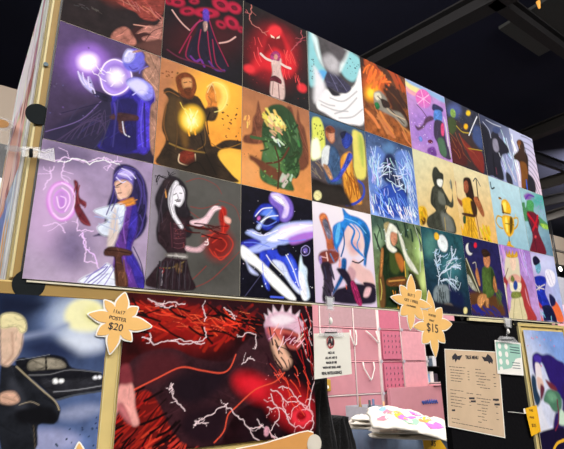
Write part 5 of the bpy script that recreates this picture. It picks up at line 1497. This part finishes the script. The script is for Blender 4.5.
# yellow bag at the left
o = box('yellow_pouch', at(321, 392, BY - .05), at(331, 379, BY - .05) + Vector((0, .034, 0)), mat('mustard_cloth', 'b89030', .7), None, bev=.012); setp(o, 'mustard yellow pouch on the pink wall below the NO AI sign', 'pouch')
disc('white_patch', at(327.6, 387, BY - .05) + Vector((0, -.001, 0)), .018, (0, -.003, 0), WHITE, o, 14)
# ------------------------------------------------------------------ shirt table
TZ = .80
P1 = atz(345, 423, TZ); x0 = P1.x; y1 = min(P1.y, BY - .16)     # far left corner; the table runs towards the viewer
tb = thing('shirt_table', (x0 + .4, y1 - 1.1, 0), 'cloth covered table with the pile of white shirts in the pink booth', 'table')
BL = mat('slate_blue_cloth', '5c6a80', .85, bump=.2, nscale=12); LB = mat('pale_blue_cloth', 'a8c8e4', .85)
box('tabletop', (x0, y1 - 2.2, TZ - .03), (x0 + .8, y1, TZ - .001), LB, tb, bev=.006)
bm = bmesh.new(); nx = 90; prev = None
for i in range(nx + 1):
    y = y1 + .01 - 2.22 * i / nx; w = .012 * math.sin(i * .9) + .008 * math.sin(i * 2.3)
    c3 = [bm.verts.new((x0 - .012, y, TZ - .012)), bm.verts.new((x0 - .02 + w * .6, y, TZ - .25)), bm.verts.new((x0 - .03 + w * 1.3, y, .01)), bm.verts.new((x0 - .003, y, .01)), bm.verts.new((x0 - .002, y, TZ - .012))]
    if prev:
        for k in range(5): bm.faces.new([prev[k], c3[k], c3[(k + 1) % 5], prev[(k + 1) % 5]])
    else: bm.faces.new(c3)
    prev = c3
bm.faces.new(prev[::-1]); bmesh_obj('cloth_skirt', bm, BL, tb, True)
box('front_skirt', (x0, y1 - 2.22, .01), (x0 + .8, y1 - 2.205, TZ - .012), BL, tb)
gx0, gx1, gy, gd = x0 + .002, x0 + .34, y1 - .40, .38; gz = TZ + .18
t = thing('storage_bin', (gx0, gy, TZ), 'grey fabric bin with small items at the far end of the shirt table', 'bin')
GB = mat('grey_felt', 'b4b4bc', .9)
boxes('bin_wall', [((gx0, gy, TZ), (gx1, gy + .012, gz)), ((gx0, gy + gd - .012, TZ), (gx1, gy + gd, gz)), ((gx0, gy + .0121, TZ), (gx0 + .012, gy + gd - .0121, gz)), ((gx1 - .012, gy + .0121, TZ), (gx1, gy + gd - .0121, gz)), ((gx0 + .0121, gy + .0121, TZ), (gx1 - .0121, gy + gd - .0121, TZ + .01))], GB, t)
def bottle(x, y, z, h, r, m, label):
    bm = bmesh.new(); tube_bm(bm, [(x, y, z), (x, y, z + h * .1), (x, y, z + h * .62), (x, y, z + h * .74), (x, y, z + h * .76), (x, y, z + h)], [r * .9, r, r, r * .45, r * .38, r * .38], 12)
    setp(bmesh_obj('bottle', bm, m, None, True), label, 'bottle', 'bottles in the grey bin')
gw = gx1 - gx0
DB = mat('dark_bottle', '1c2c34', .3); bottle(gx0 + gw * .22, gy + .22, TZ + .011, .27, .02, mat('tan_bottle', '9c7848', .4), 'tan bottle standing highest in the grey bin')
bottle(gx0 + gw * .35, gy + .12, TZ + .011, .235, .034, DB, 'dark bottle in the middle of the grey bin'); bottle(gx0 + gw * .64, gy + .16, TZ + .011, .24, .036, mat('blue_bottle', '4c5c80', .3), 'slate blue bottle right of the dark bottle in the grey bin')
bottle(gx0 + gw * .84, gy + .07, TZ + .011, .215, .03, mat('peach_bottle', 'd8a070', .4), 'peach jar at the right end of the grey bin')
# folded shirts: soft slabs, each its own
SH = mat('white_jersey', 'efe8dc', .9, noise=.03, bump=.15, nscale=10)
prints = ['f08ca0', 'f4c83c', 'e878c8', '90b8e8', 'f0a060', 'a0d8b0']
def shirt(cx, cy, z, w, d, th, rz, tx, ty, label, pr=0, sag=.0):
    t = thing('folded_shirt', (0, 0, 0), label, 'shirt', 'white shirts piled on the table')
    M_ = Matrix.Translation((cx, cy, z)) @ Matrix.Rotation(rz, 4, 'Z') @ Matrix.Rotation(tx, 4, 'X') @ Matrix.Rotation(ty, 4, 'Y')
    rn = random.Random(int(cx * 1000) + int(z * 777)); ph = [rn.uniform(0, 6) for _ in range(4)]
    def top(u, v): return th * .5 + .012 * math.sin(u * 9 + ph[0]) * math.sin(v * 7 + ph[1]) + .006 * math.sin(u * 17 + v * 8 + ph[2]) - sag * (u * u + v * v)
    bm = bmesh.new(); n = 22; T = []; B = []
    for j in range(n + 1):
        a_, b_ = [], []
        for i in range(n + 1):
            u = i / n * 2 - 1; v = j / n * 2 - 1
            k = 1 - .06 * (abs(u) ** 4) * (abs(v) ** 4) + .035 * math.sin(5 * math.atan2(v, u) + ph[3]) + .02 * math.sin(11 * math.atan2(v, u) + ph[0])
            e = max(abs(u), abs(v)) ** 8
            x = u * w / 2 * k; y = v * d / 2 * k
            a_.append(bm.verts.new(M_ @ Vector((x, y, top(u, v) * (1 - e) - sag * (u * u + v * v) * e))))
            b_.append(bm.verts.new(M_ @ Vector((x, y, -th * .5 * (1 - e) - sag * (u * u + v * v)))) )
        T.append(a_); B.append(b_)
    for j in range(n):
        for i in range(n):
            bm.faces.new([T[j][i], T[j][i + 1], T[j + 1][i + 1], T[j + 1][i]]); bm.faces.new([B[j][i + 1], B[j][i], B[j + 1][i], B[j + 1][i + 1]])
    bmesh.ops.remove_doubles(bm, verts=bm.verts[:], dist=.0008)
    bmesh_obj('shirt_body', bm, SH, t, True)
    for q in range(pr):
        u = -.55 + 1.1 * ((q * .37) % 1); v = -.5 + .9 * ((q * .61) % 1); bm = bmesh.new(); m = 12; r = .035 + .02 * (q % 3) / 2
        V_ = []
        for k in range(m):
            uu = u + r / (w / 2) * 1.5 * math.cos(2 * PI * k / m); vv = v + r / (d / 2) * .8 * math.sin(2 * PI * k / m)
            V_.append(bm.verts.new(M_ @ Vector((uu * w / 2, vv * d / 2, top(uu, vv) + .0025))))
        c0 = bm.verts.new(M_ @ Vector((u * w / 2, v * d / 2, top(u, v) + .003)))
        for k in range(m): bm.faces.new([c0, V_[k], V_[(k + 1) % m]])
        o = bmesh_obj('colour_print', bm, mat('print_%s' % prints[q % 6], prints[q % 6], .8), t, True)
    return t
def XY(px, py, z): p = atz(px, py, z); return p.x, p.y
def put(px, py, z, *a, **k):
    p = atz(px, py, z); return shirt(p.x, p.y, z, *a, **k)
d_ = ray(400, 415); RZ = math.atan2(-d_.x, d_.y)
put(369, 426.0, TZ + .030, .44, .34, .040, RZ, 0, 0, 'folded white shirt at the bottom of the left stack')
put(370, 422.0, TZ + .072, .42, .33, .036, RZ + .08, 0, 0, 'folded white shirt in the middle of the left stack')
put(372, 418.0, TZ + .112, .40, .32, .034, RZ - .08, 0, 0, 'folded white shirt on top of the left stack')
put(407, 434.5, TZ + .030, .62, .44, .040, RZ - .12, 0, 0, 'folded white shirt at the bottom of the middle stack')
put(404, 429.5, TZ + .078, .58, .40, .038, RZ + .10, 0, 0, 'folded white shirt second from the bottom of the middle stack')
put(398, 415, TZ + .205, .50, .36, .030, RZ + .15, .40, .14, 'white shirt with a colourful print spread on top of the pile', 9, sag=.03)
put(437, 431, TZ + .032, .38, .34, .044, RZ + .3, .0, 0, 'white shirt with a faint print right of the pile', 3)
put(428, 422.5, TZ + .15, .46, .32, .032, RZ - .3, .30, .16, 'crumpled white shirt with pale print at the right end of the pile', 5, sag=.03)
# price card hanging at the table front
S = at(447, 450, 1.0).y
while at(447.5, 450, S + .02).x < x0 - .035: S += .02
t = thing('price_card', at(434, 445, S), 'yellow price card at the front of the shirt table, bottom edge of the picture', 'price tag', 'yellow price tags')
pcard = plate('card', [at(x, y, S) for x, y in ((422.7, 438.3), (437.5, 435.6), (447.5, 450), (440, 466), (426, 462))], (0, .003, 0), YEL, t)
lettering('$5', at(433.5, 443.5, S - .002), .045, INK, pcard, .3)
# ------------------------------------------------------------------ the hall
FL = mat('hall_floor', '4c4a4a', .5, nscale=2); HC = mat('hall_ceiling', '1c1e38', .9, nscale=.4, noise=.2); BEI = mat('beige_wall', 'a89888', .8, nscale=.6)
H = 9.0
setp(box('floor', (-25, -20, -.1), (45, 45, 0), FL), kind='structure')
setp(box('ceiling', (-25, -20, H), (45, 45, H + .2), HC), kind='structure')
DK = mat('dark_wall', '141318', .9, nscale=.5)
setp(box('wall_back', (-25, 38, 0), (45, 38.3, H), DK), kind='structure')
setp(box('wall_left', (-25.3, -20, 0), (-25, 38, H), DK), kind='structure')
setp(box('wall_right', (45, -20, 0), (45.3, 38, H), DK), kind='structure')
setp(box('wall_front', (-25, -20.3, 0), (45, -20, H), DK), kind='structure')
STL = mat('steel_beam', '2c2a2b', .6)
def beam(label, a, b, z, wpx, ext=(0, 0), th=.35, m=None, Hh=None):
    A = atz(a[0], a[1], z); B = atz(b[0], b[1], z); d = (B - A); A = A - d * ext[0]; B = B + d * ext[1]; d = (B - A).normalized()
    A.z = B.z = z
    n = Vector((-d.y, d.x, 0)); r = ray((a[0] + b[0]) / 2, (a[1] + b[1]) / 2); mid = atz((a[0] + b[0]) / 2, (a[1] + b[1]) / 2, z)
    dist = (mid - CAM).length; w = wpx * dist / FPX
    bm = bmesh.new(); hh = Hh or th
    P_ = [A - n * w / 2, B - n * w / 2, B + n * w / 2, A + n * w / 2]; prism(bm, P_, (0, 0, hh * .12)); prism(bm, [p + Vector((0, 0, hh)) for p in P_], (0, 0, hh * .12))
    prism(bm, [A - n * w * .08 + Vector((0, 0, hh * .12)), B - n * w * .08 + Vector((0, 0, hh * .12)), B + n * w * .08 + Vector((0, 0, hh * .12)), A + n * w * .08 + Vector((0, 0, hh * .12))], (0, 0, hh * .88))
    return setp(bmesh_obj('ceiling_beam', bm, m or STL), label, 'beam', 'steel beams under the hall ceiling')
beam('wide grey ceiling beam slanting down left behind the fiery poster', (375, 68), (497, 5), H - .9, 15, (.4, .25))
beam('narrow ceiling beam slanting down right from the top right junction', (500, 8), (564, 54), H - .9, 8, (.1, .6))
beam('grey ceiling beam right of the top right poster corner', (505, 150), (564, 127), H - .9, 8, (1, 1.5), m=mat('steel_beam_lit', '302c2a', .6))
beam('thin beam descending at the right edge of the picture', (536, 162), (564, 172), H - 1.2, 3, (1, 2))
beam('pale beam low at the right edge of the picture', (540, 190), (564, 183), H - 1.5, 4, (1, 2), m=mat('pale_steel', '5c5650', .5))
beam('thin dark beam under the pale beam at the right edge', (545, 206), (564, 202), H - 1.6, 3, (1, 2))
beam('beam crossing above the beige soffit at the right edge', (545, 222), (564, 216), H - 1.8, 2.5, (1, 2), m=mat('pale_steel', '5c5650', .5))
p1 = atz(557, 20, H - .02); setp(box('ceiling_vent', (p1.x - .9, p1.y - .9, H - .08), (p1.x + .9, p1.y + .9, H - .001), mat('grey_vent', '50504e', .7)), 'grey square vent on the ceiling in the top right corner', 'vent')
p1 = atz(539, 6, H - 1.1); t = thing('amber_lamp', (p1.x, p1.y, H), 'tiny amber lamp hanging near the top right corner', 'lamp')
tube('cord', [(p1.x, p1.y, H - .01), (p1.x, p1.y, H - 1.0)], .01, BLACKP, t); tube('glowing_bulb', [(p1.x, p1.y, H - 1.0), (p1.x, p1.y, H - 1.15)], [.04, .02], mat('amber_glow', 'd09040', .5, emit=1.2), t)
# beige soffit far right, with lights below
def slab_at(name, px0, py0, px1, py1, Y, depth, m, **k):
    a = at(px0, py1, Y); b = at(px1, py0, Y); return setp(box(name, (min(a.x, b.x), Y, min(a.z, b.z)), (max(a.x, b.x), Y + depth, max(a.z, b.z)), m), **k)
a = at(548, 262, 11); b = at(564, 238, 11)
setp(box('wall_soffit', (a.x - 2, 11, a.z), (b.x + 6, 11.5, b.z), BEI), kind='structure')
box_l = box('trim_1', (a.x - 2, 10.9, (a.z + b.z) / 2 - .12), (b.x + 6, 10.99, (a.z + b.z) / 2 - .02), mat('brown_trim', '6a625c', .7)); setp(box_l, kind='structure')
GL = mat('lamp_glow', 'f4f0e8', .5, emit=2.5)
for px, py, w_, lab in ((560, 269, .25, 'upper round hall lamp glowing at the right edge below the beige soffit'), (562, 288, .45, 'lower round hall lamp glowing at the right edge of the picture')):
    p = at(px, py, 10); t = thing('hall_lamp', (p.x, p.y, H), lab, 'lamp', 'hall lamps far right'); disc('glowing_disc', p, w_ * .5, (0, -.05, 0), GL, t, 18); tube('stem', [(p.x, p.y + .05, p.z), (p.x, p.y + .05, H - .001)], .03, BLACKP, t)
p = at(560, 312, 8); setp(box('pink_banner', (p.x - .6, 8, 0), (p.x + 1.6, 8.1, p.z + .3), PKL), 'pink banner standing in the hall at the right edge of the picture', 'banner')
p = at(561, 290, 9); setp(box('grey_banner', (p.x - .3, 9, 0), (p.x + 2, 9.1, p.z + .6), mat('grey_banner', '8c8c94', .7)), 'grey banner standing in the hall behind the pink banner', 'banner')
# left background: beige wall piece, black unit, white panel
a = at(0, 150, 7); b = at(26, 92, 7)
setp(box('wall_partition', (a.x - 3, 7, 0), (b.x + .35, 7.3, b.z), BEI), kind='structure')
a = at(-2, 177, 5); b = at(17, 147, 5)
setp(box('black_cabinet', (a.x - 1.5, 5, a.z), (b.x + .05, 5.6, b.z), BLACKP), 'black unit on top of the bright panel at the left edge', 'cabinet')
bot = a.z; a = at(0, 300, 4.9); b = at(12, 176, 4.9); b.z = bot - .002
t = thing('bright_panel', (a.x, 4.9, 0), 'white and pale blue lit display panel at the left edge of the picture', 'display panel')
box('panel_body', (a.x - 1.5, 5.0, 0), (b.x + .3, 5.6, b.z - .001), mat('white_panel', 'd8dce0', .5), t)
z1 = at(5, 203, 4.9).z; z2 = at(5, 212, 4.9).z
box('screen', (a.x - 1.5, 4.97, z2 - .7), (b.x + .29, 4.999, z2), mat('cyan_screen', 'c8f0ec', .4, emit=.6), t); box('dark_band', (a.x - 1.5, 4.98, z1 - .01), (b.x + .29, 4.999, z1 + .05), mat('slate_band', '60707c', .4), t)
# ------------------------------------------------------------------ lights of the hall and added fill lamps
def area(x, y, z, size, e, target, c=(1, .97, .94)):
    l = bpy.data.lights.new('hall_and_fill_light', 'AREA'); l.shape = 'SQUARE'; l.size = size; l.energy = e; l.color = c
    o = bpy.data.objects.new('hall_and_fill_light', l); col.objects.link(o); o.location = (x, y, z)
    o.rotation_euler = (Vector(target) - Vector((x, y, z))).to_track_quat('-Z', 'Y').to_euler()
E_ = .445
for x, y in ((-3.5, -6), (1.2, -7), (6, -6), (1.2, -12)): area(x, y, H - .6, 5, 1500 * E_, (1.2, 0, 1.8))
for x, y in ((3.5, .9), (7, 1)): area(x, y, 6.5, 1.6, 250 * E_, (x, y + 1.3, 0))
area(-9, 1, 7.5, 2, 140, (0, .6, 2.2)); area(19, 4, 8.7, 2, 3000, (27, 11, 6.5)); area(2, 2, 7.6, 2.5, 120, (6, 8, 9))  # added lamps brighten the left side panel and soffit; last aims at ceiling
for x, y in ((18, 10), (-5, 3), (12, 20)): area(x, y, H - 1.5, 2, 500, (x, y + (0 if x > 0 else 2), 0))
area(1.2, 1.6, 5.0, 1.5, 110, (4.4, 2.6, .8))  # lamp added to brighten the shirt table's cloth side and price card
w = bpy.data.worlds.new('hall_air'); scene.world = w; w.use_nodes = True; w.node_tree.nodes['Background'].inputs[0].default_value = (.02, .02, .03, 1); w.node_tree.nodes['Background'].inputs[1].default_value = .3
scene.view_settings.view_transform = 'Standard'; scene.view_settings.look = 'None'; scene.view_settings.gamma = 1; scene.view_settings.exposure = 0
